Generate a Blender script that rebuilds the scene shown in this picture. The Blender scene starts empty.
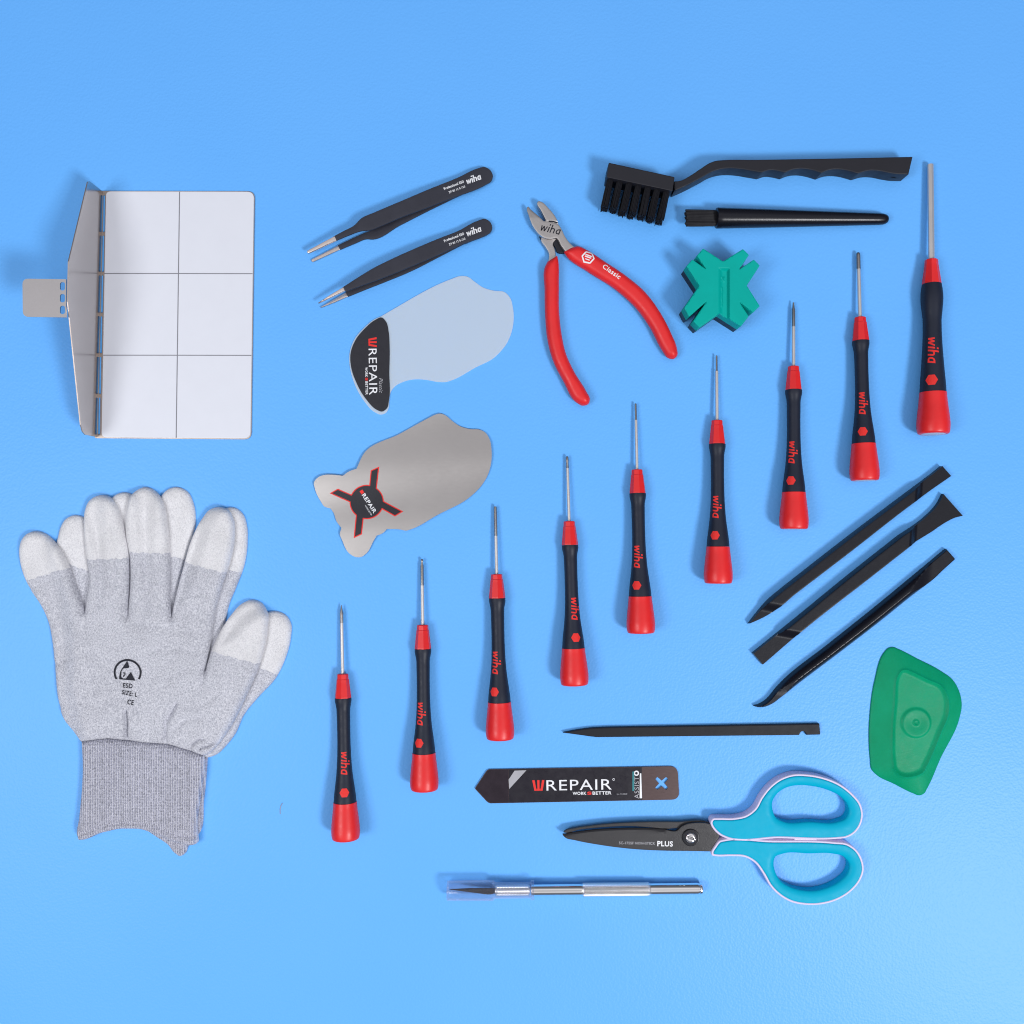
import bpy, math, random
import bmesh as _bm
import numpy as np
from mathutils import Vector, Matrix
from mathutils.geometry import delaunay_2d_cdt
random.seed(7)
rng = np.random.default_rng(7)

S = 0.0007          # metres per photo pixel at the table
D = 950.0           # camera height in the same units
SC = bpy.context.scene
COL = SC.collection
ZERO = Vector((0, 0, 0))


def W(x, y, zref=0.0, z=0.0):
    f = (D - zref) / D
    return Vector(((x - 512) * f * S, (512 - y) * f * S, z * S))


# ------------------------------------------------------------------ tagging
def tag(o, label=None, cat=None, group=None, kind=None):
    if label: o['label'] = label
    if cat: o['category'] = cat
    if group: o['group'] = group
    if kind: o['kind'] = kind
    return o


def thing(name, label, cat, x, y, zref=0.0, group=None, z=0.0):
    o = bpy.data.objects.new(name, None)
    o.empty_display_size = 0.01
    COL.objects.link(o)
    o.location = W(x, y, zref, z)
    return tag(o, label, cat, group)


def link(name, me, mat, parent=None, origin=None):
    """verts of me are in world metres; they are moved to the parent's (or origin's) frame"""
    o = bpy.data.objects.new(name, me)
    if mat is not None:
        me.materials.append(mat)
    COL.objects.link(o)
    off = ZERO.copy()
    p = parent
    while p is not None:
        off += p.location
        p = p.parent
    if parent is not None:
        o.parent = parent
    elif origin is not None:
        off = origin
        o.location = origin
    me.transform(Matrix.Translation(-off))
    return o


# ------------------------------------------------------------------ 2-D outline tools
def cr(pts, closed=True, step=1.5):
    """Catmull-Rom through pts; a third value 1 marks a corner"""
    n = len(pts)
    P = [np.array(p[:2], float) for p in pts]
    C = [len(p) > 2 and p[2] for p in pts]
    out = []
    rngs = range(n) if closed else range(n - 1)
    for i in rngs:
        p1, p2 = P[i], P[(i + 1) % n]
        p0 = P[i - 1] if (closed or i > 0) else p1 - (p2 - p1)
        p3 = P[(i + 2) % n] if (closed or i + 2 < n) else p2 + (p2 - p1)
        if C[i]: p0 = p1 - (p2 - p1)
        if C[(i + 1) % n]: p3 = p2 + (p2 - p1)
        L = np.linalg.norm(p2 - p1)
        if L < 1e-6: continue
        l0 = max(np.linalg.norm(p1 - p0), 1e-6); l3 = max(np.linalg.norm(p3 - p2), 1e-6)
        # non-uniform tangents
        t1 = ((p1 - p0) / l0 - (p2 - p0) / (l0 + L) + (p2 - p1) / L) * L
        t2 = ((p2 - p1) / L - (p3 - p1) / (L + l3) + (p3 - p2) / l3) * L
        k = max(1, int(math.ceil(L / step)))
        for j in range(k):
            t = j / k
            a, b, c, d = 2*t**3-3*t**2+1, t**3-2*t**2+t, -2*t**3+3*t**2, t**3-t**2
            out.append(a*p1 + b*t1 + c*p2 + d*t2)
    if not closed:
        out.append(P[-1])
    return np.array(out)


def poly(pts, step=3.0):
    return cr([(p[0], p[1], 1) for p in pts], True, step)


def rrect(x0, y0, x1, y1, r, n=5):
    out = []
    for cx, cy, a in ((x1-r, y0+r, -90), (x1-r, y1-r, 0), (x0+r, y1-r, 90), (x0+r, y0+r, 180)):
        for i in range(n + 1):
            t = math.radians(a + 90*i/n)
            out.append((cx + r*math.cos(t), cy + r*math.sin(t)))
    return np.array(out)


def rquad(q, r, n=5):
    """rounded polygon"""
    out = []
    m = len(q)
    q = [np.array(p, float) for p in q]
    for i in range(m):
        p, a, b = q[i], q[i-1], q[(i+1) % m]
        u = (a-p)/np.linalg.norm(a-p); v = (b-p)/np.linalg.norm(b-p)
        rr = r[i] if isinstance(r, (list, tuple)) else r
        if rr <= 0:
            out.append(p); continue
        for k in range(n+1):
            t = k/n
            out.append((1-t)**2*(p+u*rr) + 2*t*(1-t)*p + t*t*(p+v*rr))
    return np.array(out)


def circle(cx, cy, r, n=32, a0=0.0):
    t = np.arange(n)/n*2*math.pi + a0
    return np.stack([cx + r*np.cos(t), cy + r*np.sin(t)], 1)


def area(L):
    x, y = L[:, 0], L[:, 1]
    return 0.5*np.sum(x*np.roll(y, -1) - np.roll(x, -1)*y)


def offset(L, d):
    """move outline inwards by d (in its own polygon's sense)"""
    s = 1 if area(L) > 0 else -1
    e = np.roll(L, -1, 0) - L
    e /= np.maximum(np.linalg.norm(e, axis=1, keepdims=True), 1e-9)
    nrm = np.stack([-e[:, 1], e[:, 0]], 1)*s
    n2 = nrm + np.roll(nrm, 1, 0)
    n2 /= np.maximum(np.sum(n2*nrm, 1, keepdims=True), 0.5)
    return L + n2*d


def segs_of(loops):
    A = np.concatenate(loops); B = np.concatenate([np.roll(l, -1, 0) for l in loops])
    return A, B


def dist(P, loops):
    A, B = segs_of(loops)
    out = np.empty(len(P))
    AB = B - A; L2 = np.maximum((AB**2).sum(1), 1e-12)
    for i in range(0, len(P), 4000):
        p = P[i:i+4000, None, :] - A[None]
        t = np.clip((p*AB[None]).sum(2)/L2, 0, 1)
        out[i:i+4000] = np.sqrt(((p - t[..., None]*AB[None])**2).sum(2).min(1))
    return out


def inside(P, loops):
    A, B = segs_of(loops)
    out = np.zeros(len(P), bool)
    for i in range(0, len(P), 4000):
        p = P[i:i+4000]
        y = p[:, 1][:, None]
        c = (A[:, 1][None] > y) != (B[:, 1][None] > y)
        dy = (B[:, 1]-A[:, 1]); dy = np.where(np.abs(dy) < 1e-12, 1e-12, dy)
        xi = A[:, 0][None] + (y - A[:, 1][None])/dy[None]*(B[:, 0]-A[:, 0])[None]
        out[i:i+4000] = ((c & (p[:, 0][:, None] < xi)).sum(1) % 2) == 1
    return out


def segd(x, y, pts):
    """distance to an open polyline"""
    P = np.stack([x, y], 1)
    best = np.full(len(P), 1e9)
    for a, b in zip(pts[:-1], pts[1:]):
        a = np.array(a, float); b = np.array(b, float)
        ab = b-a
        t = np.clip(((P-a)@ab)/max(ab@ab, 1e-9), 0, 1)
        best = np.minimum(best, np.linalg.norm(P - a - t[:, None]*ab, axis=1))
    return best


def dome(d, R):
    q = np.clip(d/R, 0, 1)
    return np.sqrt(np.clip(1-(1-q)**2, 0, 1))


def mesh_from(name, verts, faces, smooth=True, sharp=35):
    me = bpy.data.meshes.new(name)
    me.from_pydata([tuple(v) for v in verts], [], faces)
    me.update()
    if smooth:
        me.polygons.foreach_set('use_smooth', [True]*len(me.polygons))
        if sharp: me.set_sharp_from_angle(angle=math.radians(sharp))
    return me


def triangulate(loops, grid, rings=(), lines=(), jitter=0.0):
    pts = []; edges = []
    for l in loops:
        b = len(pts); n = len(l)
        pts += [tuple(p) for p in l]
        edges += [(b+i, b+(i+1) % n) for i in range(n)]
    for l in lines:
        b = len(pts)
        pts += [tuple(p) for p in l]
        edges += [(b+i, b+i+1) for i in range(len(l)-1)]
    allp = np.concatenate(loops)
    extra = []
    for r in rings:
        for k, l in enumerate(loops):
            q = offset(l, r if k == 0 else -r)
            dd = dist(q, loops)
            extra.append(q[(dd > 0.85*r) & inside(q, loops)])
    if grid:
        mn, mx = allp.min(0), allp.max(0)
        gx, gy = np.meshgrid(np.arange(mn[0], mx[0], grid), np.arange(mn[1], mx[1], grid*0.87))
        gx = gx + (np.arange(gx.shape[0]) % 2)[:, None]*grid*0.5
        q = np.stack([gx.ravel(), gy.ravel()], 1)
        dmin = max([0.55*grid]+[r+0.4*grid for r in rings])
        q = q[inside(q, loops)]
        q = q[dist(q, loops) > dmin]
        extra.append(q)
    if extra:
        q = np.concatenate(extra)
        if lines and len(q):
            q = q[np.min([segd(q[:, 0], q[:, 1], l) for l in lines], axis=0) > 0.35*(grid or 1)]
        pts += [tuple(p) for p in q]
    vs, es, fs, ov, oe, of = delaunay_2d_cdt([Vector(p) for p in pts], edges, [], 0, 1e-5)
    V = np.array([(v.x, v.y) for v in vs])
    F = np.array([f for f in fs if len(f) == 3])
    c = V[F].mean(1)
    F = F[inside(c, loops)]
    a = V[F]
    ar = (a[:, 1, 0]-a[:, 0, 0])*(a[:, 2, 1]-a[:, 0, 1]) - (a[:, 2, 0]-a[:, 0, 0])*(a[:, 1, 1]-a[:, 0, 1])
    F = F[np.abs(ar) > 1e-7]; ar = ar[np.abs(ar) > 1e-7]
    # y is flipped in the world: clockwise in the picture is counter-clockwise above the table
    F[ar > 0] = F[ar > 0][:, ::-1]
    return V, F


def solid(V, F, zt, zb, zref):
    """closed solid from a triangulated outline; returns world verts and faces"""
    n = len(V)
    f = (D - np.asarray(zref, float))/D
    X = (V[:, 0]-512)*f*S; Y = (512-V[:, 1])*f*S
    top = np.stack([X, Y, zt*S], 1); bot = np.stack([X, Y, zb*S], 1)
    faces = [tuple(t) for t in F.tolist()]
    cnt = {}
    for t in faces:
        for i in range(3):
            e = (t[i], t[(i+1) % 3]); cnt[e] = cnt.get(e, 0)+1
    sides = [(b, a, a+n, b+n) for (a, b) in cnt if (b, a) not in cnt]
    faces = faces + [(c+n, b+n, a+n) for a, b, c in faces] + sides
    return np.concatenate([top, bot]), faces


def relief(name, loops, top, bot, mat, parent=None, zref=None, grid=3.0, rings=(0.5, 1.2), sharp=35, origin=None, lines=()):
    """solid with outline loops[0] (holes after it); top / bot are numbers or functions (x, y, d)"""
    if not isinstance(loops, (list, tuple)): loops = [loops]
    V, F = triangulate(loops, grid, rings, lines)
    used = np.unique(F); mp = -np.ones(len(V), int); mp[used] = np.arange(len(used)); V = V[used]; F = mp[F]
    d = dist(V, loops); d[d < 1e-3] = 0
    zt = top(V[:, 0], V[:, 1], d) if callable(top) else np.full(len(V), float(top))
    zb = bot(V[:, 0], V[:, 1], d) if callable(bot) else np.full(len(V), float(bot))
    if zref is None: zref = float(np.max(zt))
    vs, fs = solid(V, F, zt, zb, zref)
    me = mesh_from(name, vs, fs, True, sharp)
    if parent is None and origin is None:
        c = loops[0].mean(0); origin = W(c[0], c[1], zref)
    return link(name, me, mat, parent, origin)


def edge(z, r):
    """flat top at z with edges rounded by r"""
    return lambda x, y, d: z - r + r*dome(d, r)


def plate(name, loops, z0, z1, r, mat, parent=None, zref=None, grid=0, origin=None, sharp=35):
    rings = (0.3*r, r, r+0.45, r+1.2) if r else ()
    return relief(name, loops, edge(z1, r) if r else z1, z0, mat, parent, zref if zref is not None else z1, grid, rings, sharp, origin)


# ------------------------------------------------------------------ writing
_tc = {}
def text_geo(s, bold=0.0, shear=0.0):
    key = (s, bold, shear)
    if key not in _tc:
        cu = bpy.data.curves.new('t', 'FONT')
        cu.body = s; cu.size = 1; cu.offset = bold; cu.shear = shear; cu.resolution_u = 4; cu.space_character = 1.1
        o = bpy.data.objects.new('t', cu)
        COL.objects.link(o)
        bpy.context.view_layer.update()
        dg = bpy.context.evaluated_depsgraph_get()
        me = bpy.data.meshes.new_from_object(o.evaluated_get(dg))
        V = np.array([v.co[:2] for v in me.vertices]); F = [tuple(p.vertices) for p in me.polygons]
        bpy.data.objects.remove(o); bpy.data.curves.remove(cu); bpy.data.meshes.remove(me)
        _tc[key] = (V, F)
    return _tc[key]


def stroke2d(pts, w, closed=False, sub=6):
    """ribbon along a polyline with round ends, as one strip (u right, v up)"""
    P = np.array(pts, float)
    if closed: P = np.concatenate([P, P[:1]])
    T = np.gradient(P, axis=0)
    T /= np.maximum(np.linalg.norm(T, axis=1, keepdims=True), 1e-9)
    if closed:
        t = (P[1]-P[-2]); T[0] = T[-1] = t/np.linalg.norm(t)
    N = np.stack([-T[:, 1], T[:, 0]], 1)
    V = []; F = []
    for i in range(len(P)):
        V += [P[i]+N[i]*w/2, P[i]-N[i]*w/2]
        if i: F.append((2*i-2, 2*i-1, 2*i+1, 2*i))
    return np.array(V), F


def join2d(parts):
    V = []; F = []; b = 0
    for v, f in parts:
        V.append(np.array(v, float)); F += [tuple(i+b for i in q) for q in f]; b += len(v)
    return np.concatenate(V), F


def arc(cx, cy, r, a0, a1, n=10, ry=None):
    ry = r if ry is None else ry
    return [(cx + r*math.cos(math.radians(a0+(a1-a0)*i/n)), cy + ry*math.sin(math.radians(a0+(a1-a0)*i/n))) for i in range(n+1)]


def dense(pts, k=4):
    out = []
    for a, b in zip(pts[:-1], pts[1:]):
        for j in range(k): out.append((a[0]+(b[0]-a[0])*j/k, a[1]+(b[1]-a[1])*j/k))
    out.append(pts[-1]); return out


def mark_wiha(w=0.27, slant=0.16):
    """the four slanted lower-case letters, x-height 1"""
    ps = []
    for a, b in (((0.06, 1), (0.26, 0.02)), ((0.26, 0.02), (0.5, 0.95)), ((0.5, 0.95), (0.78, 0.02)), ((0.78, 0.02), (1.06, 1))):
        ps.append(stroke2d(dense([a, b], 4), w*0.92))
    ps.append(stroke2d(dense([(1.42, 1), (1.42, 0)], 4), w))
    ps.append(stroke2d(dense([(1.42, 1.28), (1.42, 1.55)], 2), w))
    ps.append(stroke2d(dense([(1.86, 1.55), (1.86, 0)], 5), w))
    ps.append(stroke2d([(1.86, 0.66), (1.98, 0.8), (2.12, 0.87), (2.3, 0.86), (2.42, 0.76), (2.46, 0.6), (2.46, 0.3), (2.46, 0)], w))
    ps.append(stroke2d(dense([(3.46, 1), (3.46, 0)], 4), w))
    ps.append(stroke2d([(3.46, 0.88), (3.2, 0.88), (3.0, 0.8), (2.9, 0.62), (2.88, 0.4), (2.95, 0.2), (3.1, 0.12), (3.46, 0.12)], w))
    V, F = join2d(ps)
    V[:, 0] += slant*V[:, 1]
    return V, F


def ngon2d(pts):
    return np.array(pts, float), [tuple(range(len(pts)))]


def fit(geo, w=None, h=None, x0=0, y0=0):
    V, F = geo
    V = V - V.min(0)
    mx = V.max(0)
    sx = w/mx[0] if w else h/mx[1]
    sy = h/mx[1] if h else sx
    return V*np.array([sx, sy]) + np.array([x0, y0]), F


def fine2d(V, F, mx):
    """cut flat faces into pieces no longer than mx so that a print can bend"""
    b = _bm.new()
    vv = [b.verts.new((p[0], p[1], 0)) for p in V]
    for f in F:
        try: b.faces.new([vv[i] for i in f])
        except ValueError: pass
    _bm.ops.triangulate(b, faces=b.faces[:])
    for _ in range(5):
        e = [q for q in b.edges if q.calc_length() > mx]
        if not e: break
        _bm.ops.subdivide_edges(b, edges=e, cuts=1)
        _bm.ops.triangulate(b, faces=[f for f in b.faces if len(f.verts) > 3])
    b.verts.index_update()
    V2 = np.array([v.co[:2] for v in b.verts]); F2 = [tuple(v.index for v in f.verts) for f in b.faces]
    b.free()
    return V2, F2


def decal(name, geo, x, y, ang, zfn, mat, parent, zref, eps=0.14):
    """flat print: geo is (u right, v up) in pixels from its lower-left at (x, y), turned by ang (clockwise in the picture)"""
    V, F = geo
    if callable(zfn): V, F = fine2d(V, F, 1.3)
    a = math.radians(ang)
    px = x + V[:, 0]*math.cos(a) + V[:, 1]*math.sin(a)
    py = y + V[:, 0]*math.sin(a) - V[:, 1]*math.cos(a)
    z = zfn(px, py) if callable(zfn) else np.full(len(px), float(zfn))
    f = (D-zref)/D
    vs = np.stack([(px-512)*f*S, (512-py)*f*S, (z+eps)*S], 1)
    me = mesh_from(name, vs, F, False)
    # every face up
    fl = [p.index for p in me.polygons if p.normal.z < 0]
    if fl:
        F2 = [tuple(reversed(q)) if i in set(fl) else q for i, q in enumerate(F)]
        bpy.data.meshes.remove(me); me = mesh_from(name, vs, F2, False)
    return link(name, me, mat, parent)


# ------------------------------------------------------------------ lathes and tubes in a local frame (x along the axis)
def lathe_geo(prof, seg=32, phase=0.0, caps=True):
    V = []; F = []
    n = len(prof)
    for s, r in prof:
        for k in range(seg):
            a = 2*math.pi*k/seg + phase
            V.append((s*S, r*S*math.sin(a), r*S*math.cos(a)))
    for i in range(n-1):
        for k in range(seg):
            k2 = (k+1) % seg
            F.append((i*seg+k, i*seg+k2, (i+1)*seg+k2, (i+1)*seg+k))
    if caps:
        F.append(tuple(reversed(range(seg)))); F.append(tuple((n-1)*seg+k for k in range(seg)))
    # outward normals: flip when the axis runs forwards
    return V, [tuple(reversed(f)) for f in F]


def smooth_prof(pts, step=1.5):
    q = cr([(p[0], p[1]) + ((1,) if len(p) > 2 else ()) for p in pts], False, step)
    return [(float(a), float(b)) for a, b in q]


def lathe(name, prof, mat, parent, seg=32, sharp=35, smooth=True, phase=0.0):
    V, F = lathe_geo(prof, seg, phase)
    me = mesh_from(name, V, F, smooth, sharp)
    me.materials.append(mat)
    o = bpy.data.objects.new(name, me); COL.objects.link(o); o.parent = parent
    return o


def frame_to(o, loc, target):
    x = (target-loc).normalized()
    z = Vector((0, 0, 1)); y = z.cross(x).normalized(); z = x.cross(y)
    m = Matrix((x, y, z)).transposed()
    o.location = loc; o.rotation_euler = m.to_euler()


# ------------------------------------------------------------------ materials
def new_mat(name):
    m = bpy.data.materials.new(name); m.use_nodes = True
    nt = m.node_tree; b = nt.nodes['Principled BSDF']
    return m, nt, b


def coords(nt):
    tc = nt.nodes.new('ShaderNodeTexCoord')
    mp = nt.nodes.new('ShaderNodeMapping'); mp.inputs['Scale'].default_value = (1/S, 1/S, 1/S)
    nt.links.new(tc.outputs['Object'], mp.inputs['Vector'])
    return mp.outputs['Vector']


def noise(nt, vec, scale, detail=3, rough=0.5, stretch=None):
    if stretch:
        mp = nt.nodes.new('ShaderNodeMapping'); mp.inputs['Scale'].default_value = stretch
        nt.links.new(vec, mp.inputs['Vector']); vec = mp.outputs['Vector']
    n = nt.nodes.new('ShaderNodeTexNoise')
    n.inputs['Scale'].default_value = scale; n.inputs['Detail'].default_value = detail
    n.inputs['Roughness'].default_value = rough
    nt.links.new(vec, n.inputs['Vector'])
    return n.outputs['Fac']


def ramp(nt, fac, stops):
    r = nt.nodes.new('ShaderNodeValToRGB')
    el = r.color_ramp.elements
    while len(el) < len(stops): el.new(0.5)
    for e, (p, c) in zip(el, stops):
        e.position = p; e.color = (*c, 1) if len(c) == 3 else c
    nt.links.new(fac, r.inputs['Fac'])
    return r.outputs['Color']


def bump(nt, b, fac, dist_px, strength=1.0, prev=None):
    n = nt.nodes.new('ShaderNodeBump')
    n.inputs['Strength'].default_value = strength; n.inputs['Distance'].default_value = dist_px*S
    nt.links.new(fac, n.inputs['Height'])
    if prev: nt.links.new(prev, n.inputs['Normal'])
    nt.links.new(n.outputs['Normal'], b.inputs['Normal'])
    return n.outputs['Normal']


def plastic(name, c, rough=0.45, spec=0.5, grain=0.0, gscale=1.2, mott=0.08, rvar=0.1):
    m, nt, b = new_mat(name)
    v = coords(nt)
    n = noise(nt, v, 0.05, 4, 0.6)
    lo = tuple(x*(1-mott) for x in c); hi = tuple(min(1, x*(1+mott)) for x in c)
    nt.links.new(ramp(nt, n, [(0.3, lo), (0.7, hi)]), b.inputs['Base Color'])
    n2 = noise(nt, v, 0.16, 4, 0.65)
    nt.links.new(ramp(nt, n2, [(0.25, (rough-rvar,)*3), (0.75, (rough+rvar,)*3)]), b.inputs['Roughness'])
    b.inputs['Specular IOR Level'].default_value = spec
    if grain:
        bump(nt, b, noise(nt, v, gscale, 2), grain)
    return m


def metal(name, c, rough=0.3, brush=None, grain=0.05, rvar=0.06):
    m, nt, b = new_mat(name)
    v = coords(nt)
    b.inputs['Metallic'].default_value = 1
    n = noise(nt, v, 0.03, 3, 0.5)
    lo = tuple(x*0.975 for x in c); hi = tuple(min(1, x*1.02) for x in c)
    nt.links.new(ramp(nt, n, [(0.3, lo), (0.7, hi)]), b.inputs['Base Color'])
    n2 = noise(nt, v, 0.6 if brush else 0.1, 4, 0.6, brush)
    nt.links.new(ramp(nt, n2, [(0.25, (rough-rvar,)*3), (0.75, (rough+rvar,)*3)]), b.inputs['Roughness'])
    if grain: bump(nt, b, noise(nt, v, 1.0, 3, 0.6, brush), grain)
    return m


M = {}
M['black'] = plastic('black_plastic', (0.016, 0.016, 0.021), 0.42, 0.45, 0.05, 1.3)
M['gloss_black'] = plastic('glossy_black_plastic', (0.0055, 0.006, 0.011), 0.27, 0.32, 0.03, 0.5, 0.04, 0.03)
M['nylon'] = plastic('ribbed_black_nylon', (0.008, 0.0085, 0.013), 0.5, 0.25, 0.03, 0.8, 0.04, 0.05)
M['fibre'] = plastic('bristle_fibre', (0.009, 0.009, 0.013), 0.5, 0.22)
M['brush_black'] = plastic('esd_brush_plastic', (0.012, 0.012, 0.018), 0.45, 0.38, 0.07, 1.0)
M['rubber'] = plastic('navy_black_rubber', (0.009, 0.013, 0.028), 0.5, 0.35, 0.04, 1.5)
M['red'] = plastic('red_plastic', (0.76, 0.018, 0.020), 0.38, 0.45, 0.03, 1.0, 0.05)
M['red_grip'] = plastic('red_dipped_vinyl', (0.74, 0.020, 0.022), 0.42, 0.42, 0.06, 0.5, 0.05)
M['red_print'] = plastic('red_print', (0.78, 0.03, 0.025), 0.5, 0.3)
M['white_print'] = plastic('white_print', (0.82, 0.83, 0.86), 0.5, 0.3)
M['grey_print'] = plastic('silver_grey_print', (0.40, 0.40, 0.43), 0.5, 0.3)
M['teal_print'] = plastic('teal_print', (0.03, 0.22, 0.25), 0.5, 0.3)
M['dark_print'] = plastic('dark_print', (0.012, 0.013, 0.022), 0.6, 0.25)
M['label'] = plastic('black_laminated_label', (0.009, 0.007, 0.014), 0.32, 0.35, 0.01, 0.25)
M['label2'] = plastic('black_embossed_label', (0.015, 0.015, 0.022), 0.42, 0.4, 0.06, 0.5)
M['white'] = plastic('white_sheet', (0.72, 0.735, 0.80), 0.36, 0.4, 0.0, 1.0, 0.01, 0.015)
M['line'] = plastic('grey_scored_line', (0.22, 0.22, 0.25), 0.5, 0.3)
M['steel'] = metal('satin_steel', (0.66, 0.63, 0.62), 0.32, (0.06, 1.6, 1))
M['card_steel'] = metal('brushed_card_steel', (0.50, 0.472, 0.455), 0.33, (0.3, 1.4, 1), 0.004, 0.02)
M['flap_steel'] = metal('stainless_sheet', (0.56, 0.53, 0.52), 0.2, (0.5, 0.5, 0.5), 0.004)
M['edge_steel'] = metal('warm_cut_edge', (0.50, 0.42, 0.37), 0.5)
M['shaft'] = metal('shaft_steel', (0.64, 0.605, 0.59), 0.42, None, 0.02)
M['shaft'].node_tree.nodes['Principled BSDF'].inputs['Metallic'].default_value = 0.6
M['tip'] = metal('dark_tempered_tip', (0.36, 0.34, 0.335), 0.4, None, 0.1)
M['chrome'] = metal('polished_aluminium', (0.93, 0.90, 0.88), 0.06, None, 0.0, 0.015)
M['tweezer_tip'] = metal('bare_tweezer_steel', (0.72, 0.62, 0.57), 0.34)
M['jaw'] = metal('forged_grey_steel', (0.50, 0.47, 0.455), 0.45, None, 0.1)
M['black_and_shade'] = plastic('black_parts_and_shade', (0.012, 0.013, 0.02), 0.5, 0.3)  # black parts, plus shade painted at the pliers joint and brush hole
M['scissor'] = plastic('dark_coated_blade', (0.028, 0.027, 0.030), 0.45, 0.4, 0.12, 1.2)
M['oxide'] = metal('smoky_oxide_steel', (0.10, 0.073, 0.072), 0.3, (0.3, 1.2, 1), 0.004, 0.03)
M['blade_dark'] = metal('purple_black_steel', (0.045, 0.036, 0.045), 0.3)
M['tweezer'] = plastic('dark_epoxy_coating', (0.032, 0.033, 0.046), 0.55, 0.3, 0.08, 1.2)
M['teal'] = plastic('teal_plastic', (0.0, 0.385, 0.325), 0.5, 0.12, 0.05, 1.0, 0.04)
M['aqua'] = plastic('aqua_soft_grip', (0.0, 0.41, 0.61), 0.45, 0.12, 0.02, 0.8, 0.03)
M['lilac'] = plastic('pale_lilac_plastic', (0.70, 0.62, 0.82), 0.4, 0.45, 0.0, 1, 0.02)
M['end_disc'] = plastic('pale_end_disc', (0.55, 0.52, 0.55), 0.3, 0.5)


def knurl_mat():
    m, nt, b = new_mat('knurled_aluminium')
    b.inputs['Metallic'].default_value = 1; b.inputs['Base Color'].default_value = (0.95, 0.93, 0.92, 1)
    b.inputs['Roughness'].default_value = 0.26
    return m
M['knurl'] = knurl_mat()


def clear_mat():
    m, nt, b = new_mat('clear_plastic')
    nt.nodes.remove(b)
    t = nt.nodes.new('ShaderNodeBsdfTransparent'); t.inputs['Color'].default_value = (0.95, 0.955, 0.97, 1)
    g = nt.nodes.new('ShaderNodeBsdfGlossy'); g.inputs['Roughness'].default_value = 0.08
    g.inputs['Color'].default_value = (0.9, 0.9, 0.95, 1)
    lw = nt.nodes.new('ShaderNodeLayerWeight'); lw.inputs['Blend'].default_value = 0.5
    pw = nt.nodes.new('ShaderNodeMath'); pw.operation = 'POWER'; pw.inputs[1].default_value = 2.6
    f = nt.nodes.new('ShaderNodeMath'); f.operation = 'MULTIPLY_ADD'; f.inputs[1].default_value = 0.9; f.inputs[2].default_value = 0.05
    nt.links.new(lw.outputs['Facing'], pw.inputs[0]); nt.links.new(pw.outputs[0], f.inputs[0])
    df = nt.nodes.new('ShaderNodeBsdfDiffuse'); df.inputs['Color'].default_value = (0.78, 0.80, 0.95, 1)
    gd = nt.nodes.new('ShaderNodeMixShader'); gd.inputs['Fac'].default_value = 0.45
    nt.links.new(g.outputs[0], gd.inputs[1]); nt.links.new(df.outputs[0], gd.inputs[2])
    g = gd
    x = nt.nodes.new('ShaderNodeMixShader')
    nt.links.new(f.outputs[0], x.inputs['Fac']); nt.links.new(t.outputs[0], x.inputs[1]); nt.links.new(g.outputs[0], x.inputs[2])
    nt.links.new(x.outputs[0], nt.nodes['Material Output'].inputs['Surface'])
    return m
M['clear'] = clear_mat()


def frosted_mat():
    m, nt, b = new_mat('frosted_translucent_plastic')
    b.inputs['Base Color'].default_value = (0.84, 0.89, 0.87, 1); b.inputs['Roughness'].default_value = 0.4
    b.inputs['Specular IOR Level'].default_value = 0.4
    t = nt.nodes.new('ShaderNodeBsdfTransparent')
    tl = nt.nodes.new('ShaderNodeBsdfTranslucent'); tl.inputs['Color'].default_value = (0.88, 0.95, 0.94, 1)
    a = nt.nodes.new('ShaderNodeMixShader'); a.inputs['Fac'].default_value = 0.3
    c = nt.nodes.new('ShaderNodeMixShader'); c.inputs['Fac'].default_value = 0.46
    out = nt.nodes['Material Output']
    nt.links.new(b.outputs[0], a.inputs[1]); nt.links.new(tl.outputs[0], a.inputs[2])
    nt.links.new(a.outputs[0], c.inputs[1]); nt.links.new(t.outputs[0], c.inputs[2])
    nt.links.new(c.outputs[0], out.inputs['Surface'])
    return m
M['frosted'] = frosted_mat()


def green_mat():
    m, nt, b = new_mat('green_squeegee_plastic')
    v = coords(nt)
    nt.links.new(ramp(nt, noise(nt, v, 0.03, 4, 0.6), [(0.3, (0.0, 0.275, 0.125)), (0.7, (0.0, 0.32, 0.155))]), b.inputs['Base Color'])
    nt.links.new(ramp(nt, noise(nt, v, 0.12, 4, 0.6), [(0.3, (0.38,)*3), (0.7, (0.5,)*3)]), b.inputs['Roughness'])
    b.inputs['Specular IOR Level'].default_value = 0.16
    b.inputs['Subsurface Weight'].default_value = 0.15
    b.inputs['Subsurface Radius'].default_value = (0.001, 0.004, 0.002)
    bump(nt, b, noise(nt, v, 0.5, 3, 0.6), 0.1)
    return m
M['green'] = green_mat()


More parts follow.
